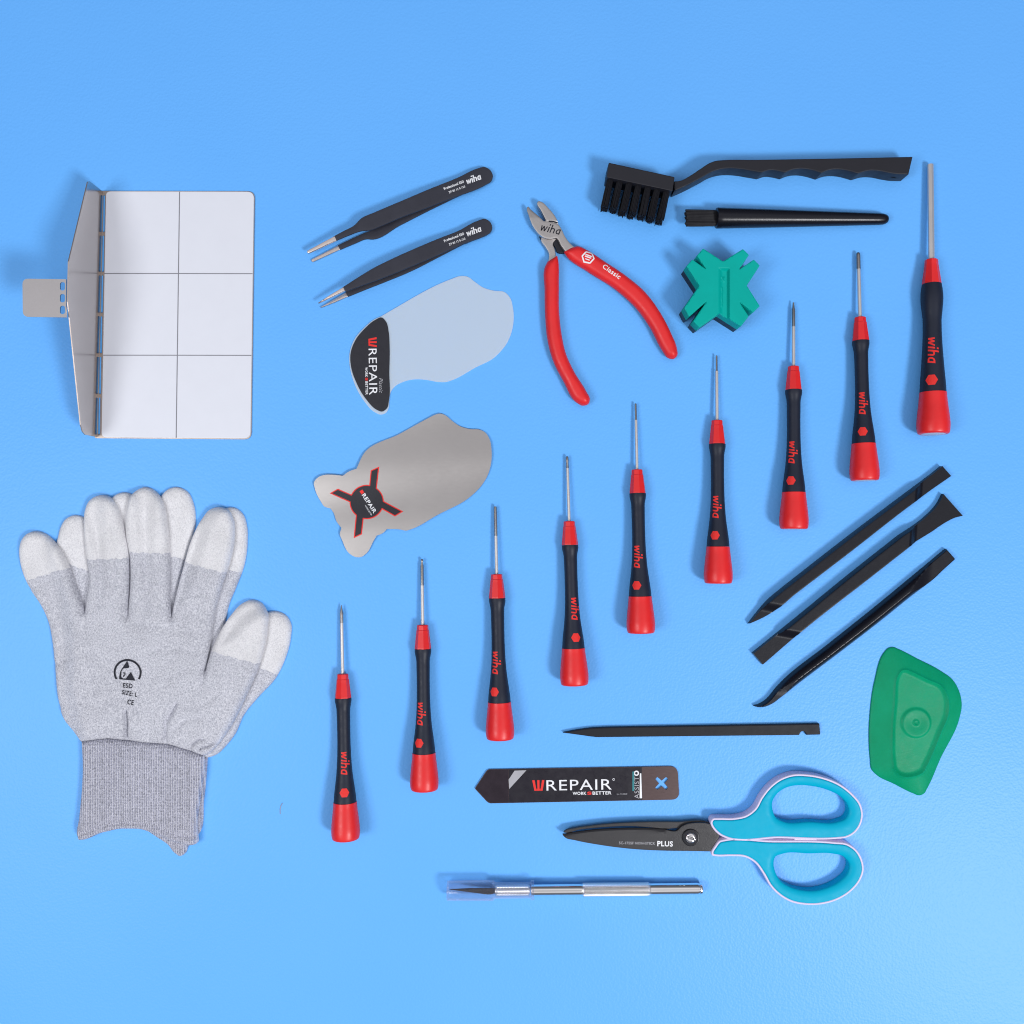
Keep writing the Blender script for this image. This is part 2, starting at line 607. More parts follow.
def knit_mat(name, lo, mid, hi, ribs=False, fleck=1.0):
    m, nt, b = new_mat(name)
    v = coords(nt)
    n1 = noise(nt, v, 0.7, 3, 0.75, (1.15, 0.85, 0.6))
    c1 = ramp(nt, n1, [(0.32, lo), (0.5, mid), (0.68, hi)])
    n2 = noise(nt, v, 0.035, 3, 0.5)
    c2 = ramp(nt, n2, [(0.3, (0.93,)*3), (0.7, (1.04,)*3)])
    mx = nt.nodes.new('ShaderNodeMix'); mx.data_type = 'RGBA'; mx.blend_type = 'MULTIPLY'
    mx.inputs['Factor'].default_value = 1
    nt.links.new(c1, mx.inputs['A']); nt.links.new(c2, mx.inputs['B'])
    colour = mx.outputs['Result']
    b.inputs['Roughness'].default_value = 0.9; b.inputs['Specular IOR Level'].default_value = 0.15
    b.inputs['Sheen Weight'].default_value = 0.12
    if ribs:
        w = nt.nodes.new('ShaderNodeTexWave'); w.wave_type = 'BANDS'; w.bands_direction = 'X'
        w.inputs['Scale'].default_value = 0.135; w.inputs['Distortion'].default_value = 1.2
        w.inputs['Detail'].default_value = 2; w.inputs['Detail Scale'].default_value = 0.25
        nt.links.new(v, w.inputs['Vector'])
        w2 = nt.nodes.new('ShaderNodeTexWave'); w2.wave_type = 'BANDS'; w2.bands_direction = 'Y'
        w2.inputs['Scale'].default_value = 0.11; w2.inputs['Distortion'].default_value = 2.5
        w2.inputs['Detail'].default_value = 2; w2.inputs['Detail Scale'].default_value = 0.4
        nt.links.new(v, w2.inputs['Vector'])
        mm = nt.nodes.new('ShaderNodeMath'); mm.operation = 'MULTIPLY_ADD'; mm.inputs[1].default_value = 0.28
        nt.links.new(w2.outputs['Fac'], mm.inputs[0]); nt.links.new(w.outputs['Fac'], mm.inputs[2])
        yarn = ramp(nt, mm.outputs[0], [(0.25, (0.72, 0.73, 0.80)), (0.9, (1.06, 1.06, 1.05))])
        m2 = nt.nodes.new('ShaderNodeMix'); m2.data_type = 'RGBA'; m2.blend_type = 'MULTIPLY'; m2.inputs['Factor'].default_value = 1
        nt.links.new(colour, m2.inputs['A']); nt.links.new(yarn, m2.inputs['B'])
        colour = m2.outputs['Result']
        p = bump(nt, b, mm.outputs[0], 1.0)
        bump(nt, b, n1, 1.2, 1.0, p)
    else:
        p = bump(nt, b, n1, 1.3*fleck)
        bump(nt, b, noise(nt, v, 1.2, 2), 0.5*fleck, 1.0, p)
    nt.links.new(colour, b.inputs['Base Color'])
    return m
M['knit'] = knit_mat('grey_knit', (0.38, 0.386, 0.44), (0.61, 0.615, 0.68), (0.84, 0.84, 0.89))
M['coated'] = knit_mat('white_coated_knit', (0.64, 0.635, 0.66), (0.79, 0.78, 0.80), (0.87, 0.86, 0.875), False, 0.75)
M['cuff'] = knit_mat('ribbed_cuff_knit', (0.46, 0.465, 0.54), (0.62, 0.62, 0.71), (0.82, 0.81, 0.88), True)


def mat_surface():
    m, nt, b = new_mat('blue_leatherette')
    v = coords(nt)
    nt.links.new(ramp(nt, noise(nt, v, 0.006, 3, 0.5), [(0.35, (0.131, 0.443, 0.965)), (0.65, (0.136, 0.45, 0.97))]), b.inputs['Base Color'])
    b.inputs['Roughness'].default_value = 0.42
    b.inputs['Specular IOR Level'].default_value = 0.28
    vo = nt.nodes.new('ShaderNodeTexVoronoi'); vo.feature = 'SMOOTH_F1'
    vo.inputs['Scale'].default_value = 0.42; vo.inputs['Smoothness'].default_value = 0.6
    nt.links.new(v, vo.inputs['Vector'])
    p = bump(nt, b, vo.outputs['Distance'], 0.32, 0.55)
    bump(nt, b, noise(nt, v, 0.75, 3, 0.6), 0.22, 0.5, p)
    return m
M['mat'] = mat_surface()

# ------------------------------------------------------------------ the surface
vs = [(-1.6, -1.6, 0), (1.6, -1.6, 0), (1.6, 1.6, 0), (-1.6, 1.6, 0)]
o = link('table_surface', mesh_from('table_surface', vs, [(0, 1, 2, 3)], False), M['mat'])
tag(o, 'blue leatherette work surface under all the tools', 'surface', kind='structure')

# ------------------------------------------------------------------ folding board stand
st = thing('folding_board_stand', 'white six-panel board with upright steel lip and tab along its left side', 'work board', 176, 314)
BQ = [(105.6, 191), (254, 191.6), (250.6, 438.6), (100.8, 437.2)]
# steel base with a row of long slots along the hinge
def hx(y):  # hinge line
    return 101.6 + (y-193)*(95.9-101.6)/(436.5-193)
slots = []
ys = [193.4, 233.7, 273.5, 314.4, 355.0, 395.7, 436.2]
for a, b_ in zip(ys[:-1], ys[1:]):
    y0, y1 = a+1.7, b_-1.7
    slots.append(rquad([(hx(y0)+1.6, y0), (hx(y0)+3.6, y0), (hx(y1)+4.0, y1), (hx(y1)+1.8, y1)], 1.0, 3))
base = rquad([(100.4, 190.8), (254.7, 191.2), (251.3, 439.4), (94.7, 438.2)], [1.5, 7, 7, 1.5])
bp = plate('base_plate', [base]+slots, 0.2, 1.5, 0.2, M['edge_steel'], st, 1.5)
sheet = rquad([(105.9, 191.2), (253.9, 191.6), (250.4, 438.4), (101.4, 437.2)], [5, 7, 7, 5], 7)
ws = plate('white_sheet', sheet, 1.5, 2.2, 0.3, M['white'], st, 2.2)
def lineq(a, b_, w):
    a = np.array(a, float); b_ = np.array(b_, float)
    t = (b_-a)/np.linalg.norm(b_-a); n = np.array([-t[1], t[0]])*w/2
    return [tuple(a+n), tuple(b_+n), tuple(b_-n), tuple(a-n)]
# one print: the cross lines are cut where the long line passes
gl = [lineq((179.6, 191.8), (176.2, 437.8), 1.0)]
for yy in (273.5, 355.2):
    xm = 179.6 + (yy-191.8)*(176.2-179.6)/246
    xl = 105.9 + (yy-191)*(101.4-105.9)/246; xr = 253.9 + (yy-191)*(250.4-253.9)/246
    gl.append(lineq((xl+0.2, yy), (xm-0.5, yy+0.05), 0.9)); gl.append(lineq((xm+0.5, yy+0.05), (xr-0.2, yy+0.2), 0.9))
V, F = join2d([(np.array([(x, -y) for x, y in q]), [(0, 1, 2, 3)]) for q in gl])
decal('grid_lines', (V, F), 0, 0, 0, 2.2, M['line'], ws, 2.2, 0.08)

# upright lip: a vertical steel plate on the hinge line, trapezium seen nearly edge-on
lip_o = [(191.6, 1.4), (191.6, 31), (193.5, 35), (279.5, 70), (317, 70), (428, 38), (434.5, 33.5), (436.8, 28), (437.0, 1.4)]
V = []; F = []
n = len(lip_o)
for th in (0, -1.0):
    for (y, h) in lip_o:
        w = W(hx(y)+1.3+th, y, 1.5, h); V.append(w)
F.append(tuple(range(n))); F.append(tuple(reversed(range(n, 2*n))))
for i in range(n):
    j = (i+1) % n; F.append((j, i, i+n, j+n))
me = mesh_from('upright_lip', V, F, False)
lip = link('upright_lip', me, M['flap_steel'], st)
me.materials.append(M['edge_steel'])
for p in me.polygons:
    p.material_index = 1 if p.index > 1 else 0
# horizontal tab bent outwards from the top of the lip, with three oval holes along the bend
tab = rquad([(22.4, 278.6), (66.2, 279.2), (66.2, 317.4), (22.8, 316.8)], [6, 0, 0, 6], 6)
holes = [rquad([(60.0, y-4.2), (65.0, y-4.2), (65.0, y+4.2), (60.0, y+4.2)], 2.5, 5) for y in (286.3, 298.2, 309.9)]
plate('bent_tab', [tab]+holes, 68.6, 70, 0, M['flap_steel'], st, 70)

# ------------------------------------------------------------------ gloves
def glove(kind, label, cx, cy):
    return thing('work_glove', label, 'glove', cx, cy, 0, 'grey knit work gloves lying one on the other')


FR = [(20.3, 548), (22.5, 539.5), (28.5, 533), (36.7, 531), (45.5, 533.6), (57.8, 545.5), (68.8, 565), (75, 584), (80.5, 598), (85.6, 611, 1),
      (87.6, 597), (90, 579), (87.6, 563), (85.2, 545), (84.6, 525), (85.4, 511), (90, 500.5), (100, 495), (109.4, 496.5), (116.6, 505), (123.6, 525), (128.6, 548), (129.3, 579), (128.4, 615.5, 1),
      (130.0, 596), (131.0, 575), (130.3, 557.5), (126.3, 532.5), (127.3, 509), (133, 493.6), (145.3, 487), (150.5, 488), (157.3, 492.7), (163.5, 502.8), (167.4, 521.6), (169.7, 543.4), (170.2, 579), (170.2, 605), (172, 617, 1),
      (174.4, 604), (178.3, 587), (185.3, 560.6), (191.6, 540), (202.5, 518.4), (210, 509.4), (219.7, 507), (227.5, 509.4), (233.4, 518.4), (235, 535.6), (230.6, 560.6), (222.8, 585.6), (216.4, 608), (212.9, 630), (209.6, 648), (206, 669.7, 1),
      (212.5, 648), (218.8, 634), (231, 615), (242, 603.4), (251.6, 599.7), (261, 602.5), (267.4, 612), (268, 630.6), (264, 652.5), (257.8, 671), (247, 694.7), (237.5, 715), (226, 734.5), (216, 747), (207.5, 754.5), (204, 755.4, 1),
      (190, 750.6), (169, 744.4), (147.5, 742.6), (127, 740), (105, 738.6), (82.4, 741.8, 1),
      (75.3, 732.5), (64.4, 718), (59.3, 699), (56, 668), (53.4, 643), (49.5, 623), (41.5, 605), (31, 588.8), (23.4, 571.6), (20.8, 560)]
BK = [(55, 548), (57.6, 538), (60.5, 527), (66, 518.5), (75, 515), (84, 517.6), (92, 530), (97, 548), (101, 575), (104, 606, 1),
      (106, 575), (105, 540), (106, 512), (110, 500), (116, 494.4), (123, 492.3), (131, 494), (137, 503), (142, 530), (146, 570), (150, 608, 1),
      (153, 575), (154, 540), (156, 512), (161, 496), (168, 489), (177.5, 487), (187, 491.5), (193.3, 504), (195.2, 520), (193.4, 535), (187, 556), (180, 586), (178, 612, 1),
      (190, 588), (200, 560), (208, 535), (216, 516), (226, 508), (235, 507.8), (242.6, 514), (246.6, 526), (247.2, 540), (244.3, 564), (236, 587), (228.5, 606), (225.5, 622), (226, 640, 1),
      (236, 634), (248, 622), (260, 614.5), (270, 611.6), (277, 611.3), (286, 615.6), (290.8, 624), (290.6, 637), (284.6, 660), (275, 679), (259.4, 696), (243.8, 715), (234.4, 735), (224, 748), (219, 753), (213, 756.4), (207, 758, 1),
      (180, 752), (140, 745), (92, 742, 1), (84, 725), (76, 700), (74, 660), (72, 620), (66, 590), (58, 565)]
FRo = cr(FR, True, 1.6); BKo = cr(BK, True, 1.8)
CUF = cr([(82.4, 741.0, 1), (83.6, 767), (82.7, 787.5), (79.8, 817), (78, 835.5), (79.5, 839.3), (83.4, 839.3), (102, 832.6), (122.5, 828.4), (143, 829.2), (160, 835), (175.6, 841.5), (192, 844.6), (197, 843), (197.6, 838), (197.4, 826), (201.2, 793.7), (204.6, 764), (204.2, 755, 1),
          (190, 750), (169, 743.8), (147.5, 742), (127, 739.4), (105, 738)], True, 1.8)
CUB = cr([(92, 742, 1), (90, 790), (90, 815), (110, 822), (140, 824), (150, 832.6), (158, 838), (168, 845), (174, 852.5), (181, 856.3), (184.5, 854), (190, 842), (198, 835), (203.6, 800), (206.9, 764), (207.2, 757.6, 1), (180, 752), (140, 745)], True, 1.8)


def sstep(a, b, x):
    t = np.clip((x-a)/(b-a), 0, 1); return t*t*(3-2*t)


def lump(x, y, k=1.0):
    return k*(np.sin(x*0.071+1.3)*np.sin(y*0.053+0.4)*0.6 + np.sin(x*0.033-y*0.047+2.0)*0.7 + np.sin(x*0.13+y*0.09)*0.25)


def back_top(x, y, d):
    return 0.6 + 6.0*dome(d, 8) + lump(x+40, y, 0.5)*dome(d, 12)


def back_level(x, y):
    P = np.stack([x, y], 1)
    d = dist(P, [BKo]); ins = inside(P, [BKo])
    sd = np.where(ins, d, -d)
    lv = 0.2 + 7.2*sstep(-10, 6, sd)
    d2 = dist(P, [CUB]); i2 = inside(P, [CUB])
    return np.maximum(lv, 0.2 + 5.5*sstep(-8, 5, np.where(i2, d2, -d2)))


CREASE = [([(127.6, 710), (128.4, 724), (127.2, 743)], 1.5, 6.0), ([(178, 703), (167, 722), (165.6, 746)], 2.2, 5.0),
          ([(206, 669), (204.5, 682)], 1.6, 2.5), ([(206, 716), (188, 718), (176, 728)], 2.2, 1.8), ([(201, 749), (204, 745.5), (209, 746), (214, 743)], 1.2, 5.0), ([(190, 752), (192, 745), (199, 739), (205, 738)], 1.4, 4.0),
          ([(104, 729), (109, 739)], 1.5, 1.6), ([(129, 616), (140, 622), (170, 629), (204, 633)], 4.0, 1.1), ([(86, 611), (87.5, 640)], 3.0, 1.3), ([(172, 617), (171, 640)], 3.0, 0.9),
          ([(219, 694), (204, 703), (188, 706)], 3.0, 1.3), ([(150, 738), (149, 720)], 2.0, 1.0), ([(30, 589), (52, 580), (73, 574)], 2.0, 1.0), ([(57, 664), (78, 655), (94, 652)], 3.0, 0.9), ([(148, 652), (176, 646), (200, 652)], 3.6, 1.0), ([(62, 706), (84, 700), (108, 706)], 3.4, 0.9), ([(160, 690), (172, 676), (190, 668)], 3.0, 0.9), ([(100, 570), (116, 566), (128, 570)], 2.4, 0.7), ([(186, 596), (204, 592), (216, 598)], 2.4, 0.8)]


def front_h(x, y, d):
    z = 8.2*dome(d, 7.5) + lump(x, y, 0.75)*dome(d, 12)
    for pts, w, a in CREASE:
        z = z - a*np.exp(-(segd(x, y, pts)/w)**2)
    # gathers above the cuff
    g = sstep(712, 742, y)
    z = z + g*dome(d, 8)*(0.8*np.sin(x*0.32+0.6*np.sin(x*0.11)) - 1.2)
    # raised thumb root
    z = z + 2.4*np.exp(-(((x-212)/24)**2 + ((y-700)/34)**2))*dome(d, 10)
    return np.maximum(z, 0)


def front_top(x, y, d):
    return back_level(x, y) + 0.5 + front_h(x, y, d)


def front_z(x, y):
    P = np.stack([np.asarray(x, float), np.asarray(y, float)], 1)
    return front_top(P[:, 0], P[:, 1], dist(P, [FRo]))


def glove_body(root, outline, topf, botf, zref, cuts, tests):
    """one knit surface, cut along the coating lines into the body and its fingertips"""
    V, F = triangulate([outline], 1.7, (0.5, 1.2, 2.2), cuts)
    used = np.unique(F); mp = -np.ones(len(V), int); mp[used] = np.arange(len(used)); V = V[used]; F = mp[F]
    d = dist(V, [outline]); d[d < 1e-3] = 0
    zt = topf(V[:, 0], V[:, 1], d); zb = botf(V[:, 0], V[:, 1], d)
    c = V[F].mean(1)
    rest = np.ones(len(F), bool)
    def sub(mask, name, mat, parent):
        f = F[mask]
        u = np.unique(f); m2 = -np.ones(len(V), int); m2[u] = np.arange(len(u))
        zr = zref(V[u][:, 0], V[u][:, 1]) if callable(zref) else zref
        vs, fs = solid(V[u], m2[f], zt[u], zb[u], zr)
        return link(name, mesh_from(name, vs, fs, True, 60), mat, parent)
    masks = []
    for t in tests:
        m = t(c[:, 0], c[:, 1]) & rest
        rest &= ~m; masks.append(m)
    b = sub(rest, 'glove_body', M['knit'], root)
    for m in masks:
        if m.sum() > 5: sub(m, 'coated_fingertip', M['coated'], root)
    return b


def above(a, b_):  # test: on the fingertip side of the line a-b (a left of b)
    return lambda x, y: y < a[1] + (x-a[0])*(b_[1]-a[1])/(b_[0]-a[0])


def wob(a, b_, n=22, amp=0.55):
    out = []
    for i in range(n+1):
        t = i/n
        out.append((a[0]+(b_[0]-a[0])*t, a[1]+(b_[1]-a[1])*t + amp*(math.sin(i*2.1)+0.9*math.sin(i*5.3+1))*(0 < i < n)))
    return np.array(out)


def both(*fs):
    def g(x, y):
        r = np.ones(len(x), bool)
        for f in fs: r &= f(x, y)
        return r
    return g


def polytest(line, xr, yr):
    """fingertip side of a wobbly line, inside a box"""
    L = np.array(line)
    def g(x, y):
        yl = np.interp(x, L[:, 0], L[:, 1])
        return (y < yl) & (x > xr[0]) & (x < xr[1]) & (y > yr[0]) & (y < yr[1])
    return g


gb = glove('back', 'lower grey glove mostly hidden beneath the other glove, its fingers peeking out', 170, 690)
ln = [wob((52, 557), (102, 575)), wob((103, 549), (146, 549)), wob((152, 551), (190, 560)), wob((196, 562), (248, 574)), wob((235, 655), (284, 677))]
bt = [polytest(ln[0], (50, 103), (505, 590)), polytest(ln[1], (103.5, 147), (485, 590)), polytest(ln[2], (151, 200), (480, 590)), polytest(ln[3], (195, 252), (500, 592)), polytest(ln[4], (232, 300), (600, 690))]
cuts = []
for l in ln:
    m = inside(l, [BKo]) & (dist(l, [BKo]) > 0.8); cuts.append(l[m])
glove_body(gb, BKo, back_top, lambda x, y, d: np.full(len(x), 0.2), 2, cuts, bt)
relief('cuff', CUB, lambda x, y, d: 0.6+5.0*dome(d, 5), 0.2, M['cuff'], gb, 2, 2.2, (0.5, 1.3), 60)

gf = glove('front', 'upper grey glove with white coated fingertips and a black printed symbol on its back', 140, 690)
ln = [wob((24, 582), (74, 566.5)), wob((84, 559.5), (130.2, 558)), wob((129.6, 552), (171, 553)), wob((184, 561), (229, 573)), wob((212, 650), (264, 664))]
ft = [polytest(ln[0], (0, 83), (520, 600)), polytest(ln[1], (83, 129.6), (480, 600)), polytest(ln[2], (124, 171.5), (480, 600)), polytest(ln[3], (180, 240), (500, 600)), polytest(ln[4], (208, 275), (590, 690))]
# keep the fingertips apart where the ring finger touches the middle finger
_f1, _f2 = ft[1], ft[2]
_mid = lambda x, y: x < np.interp(y, [490, 510, 525, 548, 579], [122, 122, 124.9, 129.4, 130.2])
ft[1] = lambda x, y: _f1(x, y) & _mid(x, y)
_f4 = ft[4]
ft[4] = lambda x, y: _f4(x, y) & (x > np.interp(y, [590, 612, 630, 648, 668], [226, 222, 216, 211.4, 207]))
cuts = []
for l in ln:
    m = inside(l, [FRo]) & (dist(l, [FRo]) > 0.7); cuts.append(l[m])
glove_body(gf, FRo, front_top, lambda x, y, d: back_level(x, y)-0.15, lambda x, y: back_level(x, y)+1, cuts, ft)


def cuff_top(x, y, d):
    z = 6.2 + 6.5*dome(d, 6) - 2.2*np.exp(-(segd(x, y, [(82, 833), (104, 825), (124, 821), (145, 822), (162, 827), (180, 834), (196, 836)])/1.6)**2)
    return z + 0.5*np.sin(x*0.3) - 1.0*np.exp(-(segd(x, y, [(199.5, 758), (197, 793), (193.5, 830)])/1.3)**2)
cu = relief('cuff', CUF, cuff_top, lambda x, y, d: np.minimum(back_level(x, y), 5.5), M['cuff'], gf, 6, 2.0, (0.5, 1.3, 2.4), 60)
# far layer of the open cuff showing under the curved hem
far = cr([(150, 826), (160, 834), (172, 842), (180, 846.5), (189, 848), (194, 845), (190, 836), (170, 828)], True, 1.8)

# printed symbol on the back of the hand
zf = front_z
parts = [stroke2d(arc(0, 0, 13.0, 214, -30, 40, 12.4), 1.9)]
V, F = parts[0]
def px2(pts):  # zoom picture of the symbol -> (u, v) about its middle
    return [((x/17.07+110)-131.2, -((y/17.07+650)-671.0)) for x, y in pts]
parts.append(ngon2d(px2([(352, 160), (392, 262), (375, 283), (330, 288), (296, 290), (272, 312), (258, 340), (256, 440), (290, 465), (340, 462), (352, 440), (420, 345), (496, 492), (225, 478), (222, 440), (236, 350), (262, 300), (300, 240)])))
parts.append(stroke2d(px2([(290, 365), (318, 372), (322, 395), (300, 412), (298, 435)]), 1.1))
sym = join2d(parts)
decal('printed_symbol', sym, 131.2, 671.0, 2, zf, M['dark_print'], [c for c in gf.children if c.name.startswith('glove_body')][0], 8, 0.55)
gbody = [c for c in gf.children if c.name.startswith('glove_body')][0]
lt = []
def put(geo, x, y, ang):
    V, F = geo; a = math.radians(ang)
    px = x + V[:, 0]*math.cos(a) + V[:, 1]*math.sin(a); py = y + V[:, 0]*math.sin(a) - V[:, 1]*math.cos(a)
    return np.stack([px, -py], 1), F
lt.append(put(fit(text_geo('ESD', 0.014), 9.4, 4.7), 126.3, 686.0, 6))
lt.append(put(fit(text_geo('SIZE: L', 0.014), 15.4, 4.4), 125.0, 692.6, 11))
lt.append(put(fit(text_geo('CE', 0.014), 6.4, 5.0), 130.2, 702.6, 10))
decal('printed_size', join2d(lt), 0, 0, 0, zf, M['dark_print'], gbody, 8, 0.55)

# ------------------------------------------------------------------ tweezers
def along(x, y, a, b_):
    ax = np.array(b_, float)-np.array(a, float); L = np.linalg.norm(ax); ax /= L
    return ((x-a[0])*ax[0]+(y-a[1])*ax[1])/L


def tweezers(label, up, up_tip, lo, lo_tip, butt, tipc, split_up, split_lo, text_at):
    t = thing('tweezers', label, 'tweezers', butt[0], butt[1], 8, 'black coated tweezers')
    def zu(x, y):
        q = along(x, y, butt, tipc)
        return 5.0 + 8.5*np.sin(np.clip(q, 0, 1)*math.pi*0.78)**1.0
    def zl(x, y):
        q = along(x, y, butt, tipc)
        return 2.4 + 0.0*q
    a = relief('tweezer_arm', cr(up, True, 2), lambda x, y, d: zu(x, y)-0.5+0.5*dome(d, 0.9), lambda x, y, d: zu(x, y)-2.2, M['tweezer'], t, 9, 3, (0.3, 0.9))
    relief('bare_tip', cr(up_tip, True, 2), lambda x, y, d: zu(x, y)-0.4+0.4*dome(d, 0.8), lambda x, y, d: zu(x, y)-2.0, M['tweezer_tip'], a, 9, 2, (0.3, 0.8))
    b = relief('tweezer_arm', cr(lo, True, 2), lambda x, y, d: zl(x, y)-0.5+0.5*dome(d, 0.9), lambda x, y, d: zl(x, y)-2.0, M['tweezer'], t, 3, 3, (0.3, 0.9))
    relief('bare_tip', cr(lo_tip, True, 2), lambda x, y, d: zl(x, y)-0.4+0.4*dome(d, 0.8), lambda x, y, d: zl(x, y)-1.8, M['tweezer_tip'], b, 3, 2, (0.3, 0.8))
    # the joined butt between the two arms
    ux, uy = (np.array(tipc)-np.array(butt))/np.linalg.norm(np.array(tipc)-np.array(butt))
    nx, ny = -uy, ux
    q = [(butt[0]+ux*s+nx*w, butt[1]+uy*s+ny*w) for s, w in ((2, -5), (30, -5), (30, 4.5), (2, 4.5))]
    relief('joined_butt', rquad(q, 3), lambda x, y, d: zu(x, y)-2.2, 2.4, M['tweezer'], t, 9, 4, ())
    (wx, wy, sx, sy, ang) = text_at
    wl = mark_wiha(0.3); V, F = fit(wl, 15.5, 7.0)
    decal('lettering', (V, F), wx, wy, ang, zu, M['white_print'], a, 9, 0.3)
    e = join2d([put(fit(text_geo('Professional ESD', 0.03), 21.5, 2.6), 0, 0, 0), put(fit(text_geo('ZP 00 12 0-150', 0.02), 17.5, 2.2), 3.2, 4.9, 0)])
    decal('small_lettering', e, sx, sy, ang, zu, M['white_print'], a, 9, 0.3)
    return t


tweezers('black tweezers with broad blunt tips, upper of the two pairs',
         [(335.2, 236.6, 1), (345, 231.6), (354.7, 226.6), (361.8, 219.6), (375, 213.6), (400, 202.7), (429.3, 189.5), (458.6, 176.6), (477, 167.2), (484.3, 165.3), (490, 168.3), (492.8, 174.5), (491, 179.6), (486, 183), (450.8, 198.4), (426.4, 208.6), (400, 219), (382, 227), (372, 231), (360.5, 232.4), (350.8, 235.8), (337, 241.3, 1)],
         [(335.4, 236.8, 1), (337.2, 241.2, 1), (309.9, 253.3, 1), (308.4, 253.6), (307.3, 252.4), (307.6, 250.9, 1)],
         [(337.8, 244.8, 1), (350, 239), (362, 233.5), (372, 229.5), (400, 217), (450, 196), (482, 182), (488, 180.6), (450.8, 199.4), (426, 211.5), (400, 224.8), (371.5, 239), (366.5, 238.7), (355, 243), (340, 249.3, 1)],
         [(338, 245, 1), (340, 249.2, 1), (313.2, 261.5, 1), (311.8, 261.6), (311, 260.4), (311.4, 259.0, 1)],
         (488, 174), (309, 255), 0, 0, (467.6, 184.0, 444.4, 190.4, -22.5))
tweezers('black tweezers with fine needle-pointed tips, lower of the two pairs',
         [(343.7, 287.6, 1), (358.8, 278.2), (374.5, 268.8), (390, 261), (410, 251.6), (439, 238.6), (458.6, 230.2), (476.2, 220.2), (485, 217.5), (490.4, 221), (492.2, 226.3), (490, 231.4), (486, 233.8), (462.5, 243.6), (440, 254.4), (410, 267.8), (382, 279.4), (362, 286.6), (346.2, 292.2, 1)],
         [(343.9, 287.8, 1), (345.8, 291.2, 1), (330, 298.6, 1), (318.6, 303.7, 1), (318.2, 303.1, 1), (330, 295.6, 1)],
         [(345.2, 291.4, 1), (362, 283), (382, 274), (410, 262), (450, 246), (484, 232), (487, 232.4), (462, 244.6), (440, 256), (410, 271.2), (385, 281.6), (368.6, 288), (347.8, 296.4, 1)],
         [(346, 292.2, 1), (347.8, 296.3, 1), (334, 302.4, 1), (320.6, 307.6, 1), (320.2, 306.9, 1), (333, 299.6, 1)],
         (488, 226), (320, 306), 0, 0, (467.8, 236.2, 444.6, 242.6, -22.5))

# ------------------------------------------------------------------ plastic card with black label
def mark_w():
    """red W of three slanting bars and a foot, unit box"""
    return join2d([ngon2d([(0.0, 1), (0.2, 1), (0.34, 0.0), (0.16, 0.0)]), ngon2d([(0.405, 1), (0.595, 1), (0.58, 0.0), (0.42, 0.0)]),
                   ngon2d([(0.8, 1), (1.0, 1), (0.84, 0.0), (0.66, 0.0)]), ngon2d([(0.345, 0.0), (0.33, 0.2), (0.415, 0.2), (0.415, 0.0)]), ngon2d([(0.585, 0.0), (0.585, 0.2), (0.67, 0.2), (0.655, 0.0)])])


def brand(parent, x, y, ang, wW, wR, h, z, zref, small=True, regm=True):
    decal('red_letter', fit(mark_w(), wW, h), x, y, ang, z, M['red_print'], parent, zref)
    a = math.radians(ang)
    gx = wW + h*0.18
    decal('lettering', fit(text_geo('REPAIR', 0.0), wR, h*0.98), x+gx*math.cos(a), y+gx*math.sin(a), ang, z, M['white_print'], parent, zref)
    if small:
        sh = h*0.30
        off = gx + wR*0.40; dn = sh*1.55
        sx = x+off*math.cos(a)-dn*math.sin(a); sy = y+off*math.sin(a)+dn*math.cos(a)
        w1, w2, wr = wR*0.21, wR*0.29, wR*0.05
        decal('small_lettering', join2d([put(fit(text_geo('WORK', 0.02), w1, sh), 0, 0, 0), put(fit(text_geo('BETTER', 0.02), w2, sh), w1+wr*1.9, 0, 0)]), sx, sy, ang, z, M['white_print'], parent, zref)
        decal('red_small_letter', fit(text_geo('S', 0.04), wr*1.3, sh), sx+(w1+wr*0.3)*math.cos(a), sy+(w1+wr*0.3)*math.sin(a), ang, z, M['red_print'], parent, zref)


pc = thing('plastic_pry_card', 'translucent frosted plastic pry card with a black half-moon label', 'pry card', 430, 345)
PCo = cr([(374, 319.4), (381, 316.2), (390, 311), (452, 278.7), (460, 276), (467.8, 276.7), (474.6, 281.6), (483.4, 287.5), (493, 290.4), (505, 292.3), (509.8, 297.2), (513, 308), (513.7, 319.7), (511.8, 331.4), (507, 343), (501, 351), (494, 357.8), (475.6, 367.5), (452, 380.2), (446, 382), (438.5, 382), (426.8, 380), (415, 379.3), (403.4, 381.8), (395.5, 386), (390.7, 392),
          (389.3, 400), (388.7, 407.6), (386.2, 412.6), (381, 414.6), (374, 411.8), (364.3, 401.4), (354.5, 384), (349.8, 366.6), (349.6, 353), (354.5, 339), (364.3, 327.5)], True, 1.5)
card = plate('plastic_sheet', PCo, 0.4, 1.3, 0.25, M['frosted'], pc, 1.3)
LBo = cr([(381.9, 317.5), (386, 321.6), (388.6, 331.4), (389.6, 347), (389.3, 372.4), (389, 399.8), (386.8, 408.4), (381.9, 411.6), (377, 410), (366.3, 399.6), (356.5, 383), (351, 366.6), (350.6, 353), (355.5, 340), (365.3, 328), (375, 320)], True, 1.5)
lb = plate('label', LBo, 1.3, 1.7, 0.12, M['label2'], pc, 1.7)
# wording runs down the label; the tops of the letters face right
brand(lb, 368.4, 337.3, 89, 10.0, 46.2, 8.2, 1.7, 1.7)
decal('script_lettering', fit(text_geo('Plastic', 0.0, 0.35), 15, 3.6), 379.0, 378.0, 89, 1.7, M['grey_print'], lb, 1.7)

